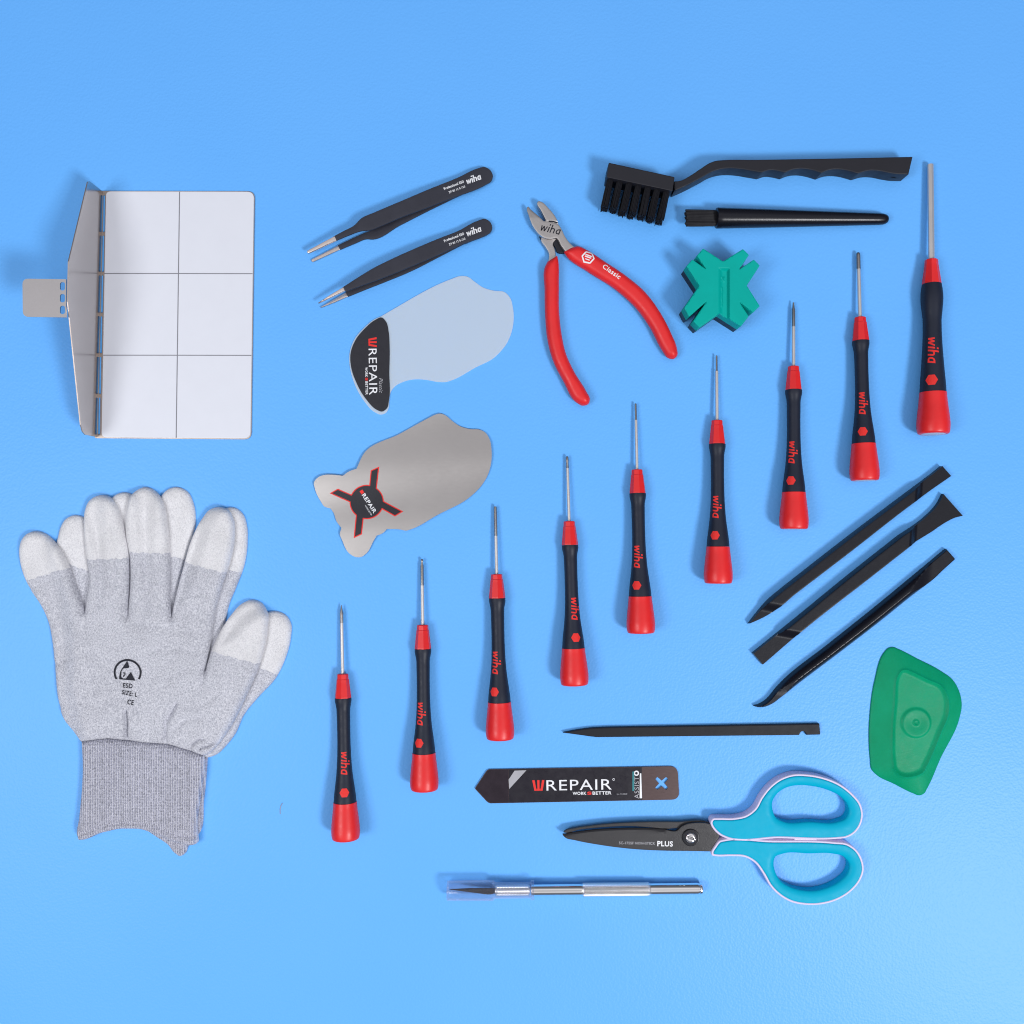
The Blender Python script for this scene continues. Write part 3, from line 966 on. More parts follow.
# ------------------------------------------------------------------ metal card with cross label
mc = thing('metal_pry_card', 'brushed steel pry card with a black and red four-armed label', 'pry card', 410, 480)
MCo = cr([(364.5, 452.7), (400, 433.6), (430, 417.2), (434.8, 414.8), (440.6, 413.6), (445.5, 415.4), (451.4, 420.3), (460, 426.2), (470, 429), (479.7, 429.7), (485.5, 432.8), (489.5, 439), (491.6, 450.8), (491.2, 462.5), (487.7, 475), (480.7, 486.4), (470, 496.9), (436.7, 515.4), (412, 528.9), (406.4, 530.6), (399.6, 529.4), (387, 529, 1), (383, 533), (376.6, 535.7, 1), (373.2, 541.6), (366.4, 553.3), (360.5, 557.2), (354.7, 556.8), (348.8, 553), (342, 539.6), (340.0, 534.4), (341.6, 528, 1), (336.4, 521), (333.6, 513), (330.3, 508.4, 1), (324.4, 506.6), (320.5, 501.2), (314.8, 488.2), (314, 482.8), (317.6, 477.8), (323.4, 475.2), (333, 474.8), (343, 475.8, 1), (348.8, 471.6), (356.6, 468.75, 1)], True, 1.5)
def bend(x, y):
    return 0.75*np.cos((y + 0.14*x - 519)*2*math.pi/62)      # faint waves along the thin sheet
mcp = relief('steel_sheet', MCo, lambda x, y, d: 2.6+bend(x, y), lambda x, y, d: 1.8+bend(x, y), M['card_steel'], mc, 2.6, 4, (), 35)
def zq(p): return (p[0]/10.24+320, p[1]/10.24+455)
def arcpt(a, b_, c, r, n=8):
    a0 = math.atan2(a[1]-c[1], a[0]-c[0]); a1 = math.atan2(b_[1]-c[1], b_[0]-c[0])
    while a1 < a0: a1 += 2*math.pi
    return [(c[0]+r*math.cos(a0+(a1-a0)*i/n), c[1]+r*math.sin(a0+(a1-a0)*i/n)) for i in range(n+1)]
cc = (366.6, 502.0); rr = 17.2
N = [zq(p) for p in ((505, 300), (520, 158), (608, 118), (588, 330))]
E = [zq(p) for p in ((662, 472), (852, 578), (768, 630), (640, 558))]
So = [zq(p) for p in ((445, 668), (430, 812), (346, 852), (366, 620))]
We = [zq(p) for p in ((284, 484), (98, 392), (182, 345), (318, 404))]
ring = []
for A, B in ((N, E), (E, So), (So, We), (We, N)):
    ring += [A[1], A[2]] + arcpt(A[3], B[0], cc, rr)
RL = np.array(ring)
RL = poly([tuple(p) for p in RL], 4)
rl = relief('red_border', RL, lambda x, y, d: 2.8+bend(x, y), lambda x, y, d: 2.6+bend(x, y), M['red_print'], mc, 2.8, 3, ())
bl = relief('label', offset(RL, 1.05), lambda x, y, d: 3.0+bend(x, y), lambda x, y, d: 2.8+bend(x, y), M['label2'], mc, 3.0, 3, ())
lz = lambda x, y: 3.0+bend(x, y)
decal('red_letter', fit(ngon2d([(0, 0), (1, 0), (1, 1), (0, 1)]), 3.6, 3.4), 359.4, 491.4, 56, lz, M['red_print'], bl, 3.0)
decal('lettering', fit(text_geo('REPAIR', 0.02), 22, 4.0), 361.6, 495.2, 57, lz, M['white_print'], bl, 3.0)
decal('small_lettering', fit(text_geo('WORKS BETTER', 0.01), 12, 1.3), 364.6, 505.6, 57, lz, M['white_print'], bl, 3.0)

# ------------------------------------------------------------------ pliers
pl = thing('side_cutter_pliers', 'side cutting pliers with long red handles opened wide', 'pliers', 570, 290)
lowj = cr([(537.2, 202.6), (538.4, 201.4), (540, 201.6), (549, 209.0), (555.4, 217), (558.2, 223.0), (560, 230), (556, 239), (553.2, 243), (555, 249), (556.4, 258, 1), (548, 262, 1), (548.8, 253.3), (545, 246.3), (541, 240.4), (543, 232), (545.4, 220.4, 1), (541.4, 212.3)], True, 1.5)
relief('lower_jaw', lowj, lambda x, y, d: 5.8+1.0*dome(d, 1.0)+3.2*(y < 226)*np.clip((226-y)/4, 0, 1), 1.2, M['jaw'], pl, 8, 2.0, (0.4, 1.2, 2.2))
dk = cr([(538.6, 234, 1), (541, 240), (544, 244), (552, 243), (555.6, 248), (557.4, 252), (562, 253), (566, 252), (566, 246), (558, 234), (548, 230)], True, 1.5)
plate('joint_shade_plate', dk, 1.0, 5.2, 0.6, M['black_and_shade'], pl, 5)  # dark colour stands in for the depth shade around the joint
upj = cr([(527.2, 206.6), (528.3, 206.0), (530.2, 208.4), (537, 214.6), (543.7, 221, 1), (548.6, 221.2), (553, 222.4), (558.2, 224.4), (562, 229.9), (565.4, 236.9), (569, 242), (574.5, 247.2, 1), (566.4, 253.4, 1), (561, 246), (556, 238.4), (551.3, 239.4), (543, 237.7), (538.4, 234.2), (532.6, 226.3), (528.2, 214.6), (526.6, 208.8)], True, 1.5)
uj = relief('upper_jaw', upj, lambda x, y, d: 9.0+1.0*dome(d, 1.0)-1.6*np.clip((218-y)/12, 0, 1), 5.4, M['jaw'], pl, 9, 2.0, (0.4, 1.2, 2.4))
decal('lettering', fit(mark_wiha(0.2), 20.0, 8.4), 540.4, 230.8, 13, 10.0, M['dark_print'], uj, 9, 0.1)
decal('joint_line', stroke2d(dense([(0, 0), (4.5, -0.2), (9.0, -1.6)], 4), 1.3), 548.6, 221.6, 0, 10.0, M['black_and_shade'], uj, 9, 0.1)
hl = cr([(557.4, 255.4, 1), (558.6, 262), (559, 281.5), (559.2, 311.4), (561.5, 333), (565.9, 353), (574, 371), (586.2, 391), (590, 399.4), (588.4, 404), (582.4, 405.6), (576.4, 402.4), (563.2, 381), (553.2, 361.2), (547.4, 339.6), (545.3, 318), (544.6, 289.8), (545, 266.6), (547.4, 261.6, 1)], True, 1.5)
hr = cr([(563.8, 251.8, 1), (573.2, 247), (579, 246.2), (584.8, 248.8), (604.7, 261.4), (628, 277.2), (644.5, 291.3), (659.5, 311.2), (671, 332.8), (677.2, 349.2), (677.6, 355), (673.6, 359), (667.8, 357.7), (662.8, 351.2), (649.5, 326.5), (636.2, 308.2), (616.3, 290), (588, 271.7), (566.5, 256)], True, 1.5)
hz = lambda x, y, d: 7 + 7.0*dome(d, 7.4)
hb = lambda x, y, d: 7 - 6.6*dome(d, 7.4)
relief('handle', hl, hz, hb, M['red_grip'], pl, 8, 1.6, (0.25, 0.8, 1.7), 60)
g2 = relief('handle', hr, hz, hb, M['red_grip'], pl, 8, 1.6, (0.25, 0.8, 1.7), 60)
def grip_z(x, y):
    P = np.stack([x, y], 1); return hz(x, y, dist(P, [hr]))
# hexagon emblem ring with three inner bars, and the word
hexo = [(6.0*math.cos(math.radians(60*i+8)), 6.0*math.sin(math.radians(60*i+8))) for i in range(6)]
hexd = dense(hexo+[hexo[0]], 4)
em = [stroke2d(hexd[:-1], 1.4, True)] + [stroke2d(dense([(-3.4, v), (3.2, v)], 4), 1.2) for v in (2.0, 0.2)] + [stroke2d(dense([(-2.2, -2.2), (2.4, -2.2)], 4), 1.0)]
decal('emblem', join2d(em), 587.6, 259.0, 20, grip_z, M['white_print'], g2, 8, 0.25)
decal('lettering', fit(text_geo('Classic', 0.015), 20.5, 5.0), 601.4, 269.2, 35, grip_z, M['white_print'], g2, 8, 0.25)

# ------------------------------------------------------------------ big brush
bb = thing('angled_brush', 'black brush with angled head and row of thick bristle tufts', 'brush', 760, 175)
BH = cr([(674.2, 181.2, 1), (681, 180.4), (688.8, 176.4), (700, 169), (710.6, 162.4), (716, 160.6), (722, 160.0), (755, 159.6), (840, 158.2), (912.8, 156.6, 1), (908.7, 174.2, 1), (897, 174.0), (888, 172.6), (878, 170.6), (868, 170.6), (858, 173.4, 1), (846.4, 170.2), (838, 169.2), (828, 170.2), (821.5, 172.8, 1), (811.5, 169.8), (801.5, 168.5), (791.5, 169.8), (785, 172.4, 1), (776.6, 170.5), (770, 169.9), (761.6, 172.4, 1), (751, 170.6), (740, 168.8), (730, 168.2), (722, 168.8), (713.8, 171), (701, 177.8), (688, 184.6), (674.4, 190.8, 1)], True, 2)
bh = plate('handle', BH, 0.6, 20, 0.7, M['brush_black'], bb, 20)
Hd = rquad([(608.6, 162.8), (674.6, 177.2), (672.4, 191.4), (606.4, 177.6)], 1.2, 3)
plate('brush_head', Hd, 0.4, 26, 0.7, M['brush_black'], bb, 25)
# the small hole in the grip's side wall: a flat disc painted dark as shade
def side_disc(x, y, zref, z, r):
    c = W(x, y, zref, z); V = [c]; F = []
    n = 14
    for i in range(n):
        a = 2*math.pi*i/n; V.append(c + Vector((r*S*math.cos(a), 0, 0.8*r*S*math.sin(a))))
    for i in range(n): F.append((0, 1+i, 1+(i+1) % n))
    return V, F
V, F = side_disc(898, 174.9, 20, 9, 2.4)
link('hole_shade_disc', mesh_from('hole_shade_disc', V, F, False), M['black_and_shade'], bh)


def fibres(n, p0, p1, r0, r1, fr, rnd, spread=0.5):
    """a tuft of round fibres from p0 to p1 (world px-space points x, y, z)"""
    V = []; F = []
    p0 = np.array(p0, float); p1 = np.array(p1, float)
    ax = (p1-p0)/np.linalg.norm(p1-p0)
    u = np.cross(ax, (0, 0, 1)); u /= np.linalg.norm(u); v = np.cross(ax, u)
    for i in range(n):
        rad = math.sqrt((i+0.5)/n); th = i*2.39996
        o0 = (u*math.cos(th)+v*math.sin(th))*rad
        e = p1 + o0*r1 + rnd.normal(0, spread, 3)*0.5 + ax*rnd.normal(0, 0.7)
        s = p0 + o0*r0
        mid = (s+e)/2 + o0*0.4*rnd.random()
        b = len(V)
        for p in (s, mid, e):
            for k in range(5):
                a = 2*math.pi*k/5
                V.append(p + (u*math.cos(a)+v*math.sin(a))*fr)
        for j in range(2):
            for k in range(5):
                k2 = (k+1) % 5
                F.append((b+j*5+k, b+j*5+k2, b+(j+1)*5+k2, b+(j+1)*5+k))
        F.append(tuple(b+10+k for k in range(5)))
    return V, F


def pxmesh(name, V, F, mat, parent, zref, smooth=True):
    vs = [W(p[0], p[1], zref, p[2]) for p in V]
    return link(name, mesh_from(name, vs, F, smooth, 50), mat, parent)


for row, z in enumerate((20.0, 12.6, 5.2)):
    for i in range(7):
        q = i/6
        zr = z
        # rows share the same true place: only their height differs
        x0 = 610.8 + q*(667.0-610.8); y0 = 177.6 + q*(190.2-177.6)
        x1 = 604.6 + q*(660.4-604.6) + rng.normal(0, 0.5); y1 = 206.0 + q*(219.0-206.0) + rng.normal(0, 0.5)
        V, F = fibres(64, (x0, y0, z), (x1, y1, z+rng.normal(0, 0.4)), 2.8, 3.25, 0.42, rng, 0.6)
        pxmesh('bristle_tuft', V, F, M['fibre'], bb, 20)

# ------------------------------------------------------------------ pen brush
pb = bpy.data.objects.new('pen_brush', None); COL.objects.link(pb); pb.empty_display_size = 0.01
tag(pb, 'slim black pen-shaped brush with short square bristles, under the large brush', 'brush')
frame_to(pb, W(715.4, 218.5, 9, 10.4), W(888.2, 218.1, 9, 5.6))
prof = [(0, 8.6), (0.6, 9.8), (1.6, 10.1)] + [(t, 10.1-4.6*(t/168)**1.1) for t in range(6, 165, 6)] + [(167, 5.4), (170, 4.6), (172, 3.2), (172.8, 1.4), (173, 0.2)]
h = lathe('handle', prof, M['gloss_black'], pb, 36)
for q in range(4):
    V, F = [], []
    yy = (-4.6, -1.6, 1.6, 4.6)[q]
    v, f = fibres(46, (2, yy, 0.3), (-29.5+rng.normal(0, .4), yy*1.12, 0.2), 3.0, 3.0, 0.5, rng, 0.5)
    me = mesh_from('bristle_clump', [tuple(np.array(p)*S) for p in v], f, True, 50)
    me.materials.append(M['fibre'])
    o = bpy.data.objects.new('bristle_clump', me); COL.objects.link(o); o.parent = pb

# ------------------------------------------------------------------ magnetizer block
mg = thing('magnetizer_block', 'thick green cross-shaped block with split arms and a grooved top', 'magnetizer', 722, 288, 17)
MO = [(723.2, 261.2), (743.2, 248.8), (749.2, 254.8), (739.3, 269.3), (754, 259.3), (760, 265.4), (747, 285.4), (760, 306), (753.2, 312.6), (739.8, 302.2), (749, 316.2), (741, 326.4), (720, 313), (699.3, 327.6), (693.2, 321.2), (706.6, 301.5), (689, 316.8), (684.2, 307.6), (699.3, 285.8), (686.4, 266), (692.4, 259.2), (706, 268.8), (696.8, 255.6), (703.2, 248.3)]
MOo = rquad(MO, [0.8]*24, 2)
MOd = poly([tuple(p) for p in MOo], 3)
def mgt(x, y, d):
    z = 32.0 - 0.9 + 0.9*dome(d, 0.9)
    gx = np.minimum((x-717.6)/6.5, (730-x)/2.2); gy = np.minimum(y-267.5, 330-y)
    g = np.clip(np.minimum(gx, gy/3.2), 0, 1)
    z = z - 3.6*(g*g*(3-2*g))
    # moulded marks in the groove: a plus and a wavy bar
    for pts in ([(722.6, 276.6), (724.6, 280.2)], [(724.8, 276.4), (722.4, 280.4)], [(722.4, 287), (723, 292), (722.2, 297), (722.9, 302), (722.4, 306)]):
        z = z + 1.0*np.exp(-(segd(x, y, pts)/0.6)**2)
    return z
relief('block_body', MOd, mgt, 15, M['teal'], mg, 32, 0.9, (0.35, 0.9), 30)
plate('block_base', offset(MOd, 0.25), 0.3, 15, 0, M['black_and_shade'], mg, 32)

# ------------------------------------------------------------------ screwdrivers
def prof_small():
    cap = [(0.0, 11.0), (0.15, 12.4), (0.7, 13.3), (2.0, 13.8), (5.0, 14.25), (9, 14.4), (16, 13.9), (26, 12.8), (34, 11.9), (37.2, 11.7)]
    handle = [(37.4, 11.4), (44, 10.9), (52, 9.9), (62, 8.6), (74, 7.5), (88, 6.85), (104, 6.6), (122, 6.75), (132, 7.1), (136, 7.9), (138.5, 8.35), (141.6, 8.35)]
    collar = [(141.8, 8.3), (143, 8.3), (158, 6.6), (160.5, 6.4), (161, 5.9), (165.4, 5.7), (166, 5.2)]
    return cap, handle, collar


def prof_big():
    cap = [(0.0, 12.2), (0.15, 13.6), (0.8, 14.5), (2.2, 15.0), (6, 15.5), (10, 15.6), (18, 15.0), (29, 13.7), (38, 12.9), (41.2, 12.7)]
    handle = [(41.4, 12.4), (50, 11.9), (62, 11.0), (76, 10.0), (92, 9.1), (106, 8.7), (115, 8.8), (123, 9.6), (130, 10.3), (137, 10.5), (143, 10.1), (149.6, 9.2)]
    collar = [(149.8, 9.0), (151, 9.0), (168, 6.6), (170, 6.4), (174, 6.2), (174.5, 5.6)]
    return cap, handle, collar


def wrap(name, geo, s0, v0, prof, mat, parent, eps=0.16):
    """lay flat print round a lathe: u runs back along the axis, v round it"""
    V, F = geo
    ss = np.array([p[0] for p in prof]); rs = np.array([p[1] for p in prof])
    s = s0 - V[:, 0]
    r = np.interp(s, ss, rs) + eps
    ph = (V[:, 1]+v0)/np.interp(s0-V[:, 0].mean(), ss, rs)
    vs = np.stack([s*S, -r*np.sin(ph)*S, r*np.cos(ph)*S], 1)
    me = mesh_from(name, vs, F, False)
    me.materials.append(mat)
    o = bpy.data.objects.new(name, me); COL.objects.link(o); o.parent = parent
    return o


def hexgeo(r):
    V = [(0, 0)] + [(r*math.cos(math.radians(60*i+30)), r*math.sin(math.radians(60*i+30))) for i in range(6)]
    # two rings so that it can bend round the grip
    R = [(r*math.cos(math.radians(60*(i//2)+30 + 60*(i % 2)/2))*(1 if i % 2 == 0 else 0.866), r*math.sin(math.radians(60*(i//2)+30 + 60*(i % 2)/2))*(1 if i % 2 == 0 else 0.866)) for i in range(12)]
    I = [(x*0.5, y*0.5) for x, y in R]
    V = [(0, 0)] + I + R
    F = []
    for i in range(12):
        j = (i+1) % 12
        F.append((0, 1+i, 1+j)); F.append((1+i, 13+i, 13+j, 1+j))
    return np.array(V, float), F


def make_driver(profs, text, hexs, rhex):
    root = bpy.data.objects.new('screwdriver', None); COL.objects.link(root); root.empty_display_size = 0.01
    cap, handle, collar = profs
    c = lathe('end_cap', smooth_prof(cap, 1.2), M['red'], root, 40, 40)
    lathe('end_disc', [(-0.15, 0.1), (-0.15, cap[0][1]-1.4), (0.05, cap[0][1]-1.0)], M['end_disc'], c, 32)
    hp = smooth_prof(handle, 2.0)
    h = lathe('handle', hp, M['rubber'], root, 40, 45)
    wrap('lettering', fit(mark_wiha(0.235), text[1], 9.0*text[2]), text[0], -3.0*text[2], hp, M['red_print'], h)
    wrap('emblem', hexgeo(rhex), hexs, 0.0, hp, M['red_print'], h)
    lathe('collar', collar, M['red'], root, 8, 20, False, math.pi/8)
    return root


def blade_geo(root, s0, L, shaft, tip):
    """shaft: [(t, r)] up to where the tip begins; tip: [(t, r)] or None; t counted from the collar"""
    b = lathe('blade', [(s0-4, shaft[0][1])] + [(s0+t, r) for t, r in shaft], M['shaft'], root, 16 if L < 90 else 6, 35, L < 90)
    if tip: lathe('tip', [(s0+t, r) for t, r in tip], M['tip'], b, 12, 35)
    return b


small = make_driver(prof_small(), (88.5, 22.6, 1.0), 48.6, 4.9)
big = make_driver(prof_big(), (94.5, 26.0, 1.12), 52.2, 5.8)
DR = [  # tip, end, roll in px, blade, label
    ((341.0, 605.0), (346.0, 841.5), 1.2, 70, lambda L: ([(0, 1.8), (L-18, 1.75)], [(L-18, 1.8), (L-11, 1.75), (L-9, 1.9), (L-4, 1.0), (L, 0.3)]), 'red and black screwdriver with a needle-pointed tip, lowest in the slanting row'),
    ((421.8, 558.8), (424.5, 792.0), -3.8, 67, lambda L: ([(0, 1.8), (L-27, 1.75)], [(L-27, 1.75), (L-7, 1.7), (L-4, 0.9), (L-2.6, 1.3), (L-1, 1.3), (L, 0.6)]), 'red and black screwdriver with ball-ended dark tip, second from the row\'s lower end'),
    ((495.2, 506.2), (500.2, 740.8), -4.4, 69, lambda L: ([(0, 1.75), (L-30, 1.7)], [(L-30, 1.7), (L-2, 1.6), (L, 1.3)]), 'red and black screwdriver, its cap just above the lettered black pry blade'),
    ((567.2, 456.0), (574.5, 686.3), 2.2, 66.5, lambda L: ([(0, 1.6), (L-12, 1.5)], [(L-12, 1.5), (L-6, 1.3), (L-5, 1.5), (L-1, 1.4), (L, 0.9)]), 'red and black screwdriver whose cap points at the sharp end of the lone flat spudger'),
    ((635.8, 403.0), (640.8, 634.0), -4.2, 68, lambda L: ([(0, 1.55), (L-17, 1.5)], [(L-17, 1.3), (L-16, 1.15), (L-1, 1.1), (L, 0.8)]), 'red and black screwdriver at the very middle of the slanting row'),
    ((717.0, 355.0), (718.0, 584.0), -4.6, 66.8, lambda L: ([(0, 1.7), (L-16, 1.6)], [(L-16, 1.3), (L-15, 1.05), (L-1, 1.0), (L, 0.8)]), 'red and black screwdriver with a stepped thin tip, directly below the green cross block'),
    ((794.0, 301.8), (793.5, 529.2), -5.2, 66, lambda L: ([(0, 1.75), (L-25, 1.7)], [(L-25, 1.75), (L-7, 1.75), (L-6, 1.3), (L, 0.7)]), 'red and black screwdriver with long dark tapering tip, third from its row\'s upper end'),
    ((858.8, 251.8), (864.2, 480.6), -3.8, 66.7, lambda L: ([(0, 1.85), (L-17, 1.8)], [(L-17, 2.1), (L-3, 2.1), (L-1, 1.8), (L, 1.2)]), 'red and black screwdriver with stubby dark tip, just below the slim pen brush'),
]
GRP = 'red and black screwdrivers in a slanting row'


def copy_tree(o, parent=None):
    c = o.copy(); COL.objects.link(c); c.parent = parent
    for ch in list(o.children):
        copy_tree(ch, c)
    return c


roots = [small] + [copy_tree(small) for _ in DR[1:]]
for r, (tip, end, roll, L, bl_, lab) in zip(roots, DR):
    tag(r, lab, 'screwdriver', GRP)
    a = W(end[0], end[1]-0.009*max(0, end[1]-512), 13, 0); b = W(tip[0], tip[1], 6, 0)
    k = (b-a).length/((166+L)*S)
    a.z = 14.75*k*S
    b.z = (14.75-0.0455*(166+L))*k*S
    frame_to(r, a, b)
    r.scale = (k, k, k)
    sh, tp = bl_(L)
    blade_geo(r, 166, L, sh, tp)
    for ch in r.children:
        if ch.name.startswith('handle'): ch.rotation_euler = (math.asin(max(-1, min(1, roll/9.5))), 0, 0)
        if ch.name.startswith('collar'): ch.rotation_euler = (roll*0.11+0.2, 0, 0)
tag(big, 'largest red and black screwdriver with a thick plain steel shaft, at the row\'s upper end', 'screwdriver', GRP)
a = W(932.6, 434.2, 14, 0); b = W(931.6, 163, 8, 0)
k = (b-a).length/(271*S)
a.z = 15.9*k*S; b.z = (15.9-0.04*271)*k*S
frame_to(big, a, b); big.scale = (k, k, k)
for ch in big.children:
    if ch.name.startswith('handle'): ch.rotation_euler = (math.asin(-5.6/11.5), 0, 0)
blade_geo(big, 174.5, 96.5, [(0, 2.95), (96.3, 2.9), (96.5, 2.6)], None)

# ------------------------------------------------------------------ three spudgers
GS = 'black plastic spudgers lying side by side'
def spudger(name, pts, label, a, b_, H, R, thinA, thinB, group, mat, ridge=False, facet=0.0, cx=None):
    L = cr(pts, True, 1.6)
    ln_ = math.hypot(b_[0]-a[0], b_[1]-a[1])
    ux, uy = (b_[0]-a[0])/ln_, (b_[1]-a[1])/ln_
    def top(x, y, d):
        t = (x-a[0])*ux + (y-a[1])*uy
        v = -(x-a[0])*uy + (y-a[1])*ux       # across, positive = lower side
        h = H*dome(d, R)*1.0 + 0.8
        # scooped flats near each end
        ka = 1-sstep(thinA[0], thinA[1], t-0.9*v); kb = sstep(ln_-thinB[1], ln_-thinB[0], t+0.9*v)
        lim = H*(1 - 0.72*np.maximum(ka*thinA[2], kb*thinB[2])) + 0.8
        return np.minimum(h, lim)
    o = relief(name, L, top, 0.2, mat, None, H*0.6, 1.0, (0.3, 0.8, 1.5, 2.2), 28, W(L[:, 0].mean(), L[:, 1].mean(), H*0.6))
    tag(o, label, 'spudger', group)
    return o

spudger('spudger', [(748.7, 624.3, 1), (757, 613.6), (768, 600.8), (783.8, 587.4, 1), (850, 535.8), (933, 473.6, 1), (942.7, 465.7, 1), (951.8, 476, 1), (932.5, 489.4, 1), (908.4, 507), (850, 552.4), (793.3, 595.8, 1), (779.7, 607.4), (764.6, 617)],
        'black spudger with sharp point and square chisel end, uppermost of the parallel three', (748.7, 624.3), (947, 471), 10.5, 1.7, (20, 36, 0.6), (30, 44, 0.7), GS, M['gloss_black'])
spudger('spudger', [(753, 653.6, 1), (762.8, 665, 1), (804, 629.6), (869, 578.6), (916, 541.8, 1), (931, 532.7), (946.5, 522.4), (955.4, 518), (963.8, 516, 1), (954, 505), (944, 493.6, 1), (938.9, 503.3), (926, 517.1), (913.5, 526.6), (900.8, 534.8, 1), (850, 574.8), (798.8, 616.6)],
        'black spudger with a flared fan-shaped end, middle of the parallel three', (757, 659), (954, 505), 10.5, 1.7, (34, 48, 0.65), (46, 60, 0.75), GS, M['gloss_black'])
spudger('spudger', [(754.2, 706.6), (759, 705.3), (765.3, 701.9), (778.3, 687.5), (783.8, 681.8), (830, 644.8), (879.5, 605.3), (911, 579.3), (947.7, 548.8, 1), (956.8, 559.2, 1), (942.7, 572), (937.6, 577), (912, 597), (880, 622.8), (840, 653.6), (800, 683.8), (781, 698.8), (772.8, 704.8), (763.2, 708.2), (757.6, 707.9)],
        'black round-backed spudger with a hooked point, lowest of the parallel three', (754.2, 706.6), (952, 554), 11.0, 8.5, (20, 52, 0.5), (22, 60, 0.75), GS, M['gloss_black'])

fs = plate('flat_spudger', cr([(562.8, 732.8, 1), (575, 730.4), (590, 728.2, 1), (606, 727.4, 1), (819.5, 723.8, 1), (820.4, 734.7, 1), (806.4, 735, 1), (805.2, 732.6), (802.8, 731.2), (800.4, 732.6), (799.4, 735.1, 1), (597, 737.3, 1), (590, 736.5, 1), (575, 734.4)], True, 2), 0.3, 4.2, 0.8, M['nylon'], None, 4)
tag(fs, 'lone flat matt black spudger with a small notch near its square end', 'spudger')

# ------------------------------------------------------------------ printed pry blade
wb = thing('pry_blade', 'flat black metal pry blade with white lettering and a cross-shaped hole', 'pry blade', 577, 785)
pbo = rquad([(474.8, 788.6), (487.5, 769.4), (677.6, 766.2), (679.4, 799.6), (488.5, 803.4)], [1.0, 3, 8, 8, 3], 6)
xh = []
for i in range(4):
    a = math.radians(45+90*i)
    for r, da in ((2.7, -46), (7.6, -11), (7.9, 11)):
        xh.append((661.7 + r*math.cos(a+math.radians(da)), 783.4 + r*math.sin(a+math.radians(da))))
xh = poly(xh, 2)
bs = plate('steel_blade', [poly([tuple(p) for p in pbo], 6), xh], 0.4, 1.6, 0, M['oxide'], wb, 1.6)
# dark tempered point, a thin coat over the steel
pt = plate('dark_point', poly([tuple(p) for p in rquad([(475.6, 788.4), (488.0, 769.9), (508.3, 769.5), (508.7, 802.6), (489.0, 802.9)], [1, 3, 0, 0, 3])], 6), 1.6, 1.75, 0, M['blade_dark'], wb, 1.7)
lab = plate('label', np.array([(508.6, 769.7), (641.8, 767.4), (642.2, 800.0), (509.0, 802.7)]), 1.6, 1.9, 0, M['label'], wb, 1.9)
g = lambda pts: (np.array([(x, -y) for x, y in pts]), [tuple(range(len(pts)))])
decal('silver_stripe', g([(508.6, 779.6), (514.6, 770.6), (526.4, 770.2), (509.2, 789)]), 0, 0, 0, 1.9, M['grey_print'], lab, 1.9)
brand(lab, 532.4, 790.8, -1.0, 12.2, 65.2, 10.6, 1.9, 1.9)
decal('trade_mark', stroke2d(arc(0, 0, 0.9, 0, 340, 10), 0.5), 613.6, 779.4, 0, 1.9, M['white_print'], lab, 1.9)
decal('tiny_lettering', fit(text_geo('ver. 01/2020', 0.0), 10.5, 1.6), 616.6, 794.8, -1, 1.9, M['grey_print'], lab, 1.9)
decal('teal_strip', g([(632.4, 771.5), (634.2, 771.5), (634.2, 791), (632.4, 791)]), 0, 0, 0, 1.9, M['teal_print'], lab, 1.9)
decal('white_strip', g([(639.8, 773.6), (641.2, 773.0), (642.0, 798.2), (639.6, 798.2)]), 0, 0, 0, 1.9, M['white_print'], lab, 1.9, 0.2)
decal('ring_mark', join2d([stroke2d(arc(0, 0, 2.0, 0, 360, 16)[:-1], 1.3, True)]), 636.4, 773.2, 0, 1.9, M['white_print'], lab, 1.9)
decal('side_lettering', fit(text_geo('ASSIST', 0.0), 22, 4.6), 639.0, 798.6, -90, 1.9, M['grey_print'], lab, 1.9)

# ------------------------------------------------------------------ scissors
sc = thing('scissors', 'scissors with dark blades and aqua handles edged in pale lilac', 'scissors', 700, 838)
ub = cr([(563.6, 832.4), (565, 830.9), (575, 828.0), (590, 825.8), (608, 823.8), (630, 822.5), (649.7, 821.8), (676.2, 821.8), (709.5, 823.1), (719.4, 831.6, 1), (719.4, 837, 1), (690, 836), (678, 828.6), (665, 829.2), (649.7, 827.5), (629.7, 826.2), (608, 826.9), (590, 828.4), (578, 830.0), (566, 833.0)], True, 1.6)
plate('upper_blade', ub, 5.0, 8.2, 0.5, M['scissor'], sc, 8)
lbl = cr([(562.6, 834.4), (565.2, 834.2), (572, 833.0), (580, 831.8), (590, 830.6), (604.8, 829.4), (629.7, 828.5), (649.7, 828.7), (664, 829.6), (677, 830.6), (681.4, 826.6), (687, 824), (695, 822.9), (706, 823.2), (711, 824.6), (719.4, 833.6, 1), (719.4, 836.5, 1), (710.3, 851.6, 1), (690, 851.2), (666.3, 850.9), (633, 849.2), (600, 845.1), (575, 840.4), (565, 837.6)], True, 1.6)
def lbt(x, y, d):
    ed = segd(x, y, [(565, 834.2), (580, 830.9), (604.8, 828.4), (629.7, 827.7), (649.7, 828.3), (664, 829.6)])
    return 11.0-0.5+0.5*dome(d, 0.6) - 1.8*np.clip(1-ed/2.4, 0, 1)
lb2 = relief('lower_blade', lbl, lbt, 8.3, M['scissor'], sc, 11, 2.2, (0.3, 0.8, 1.6), 20)
decal('lettering', fit(text_geo('PLUS', 0.03), 15.6, 5.4), 657.2, 846.2, 1.5, 11, M['white_print'], lb2, 11)
decal('small_lettering', fit(text_geo('SC-175SF NON-STICK', 0.012), 36, 2.7), 619.0, 844.2, 0.8, 11, M['grey_print'], lb2, 11)
plate('pivot_washer', circle(690.9, 837.8, 8.6, 36), 11, 12.2, 0.5, M['gloss_black'], sc, 12)
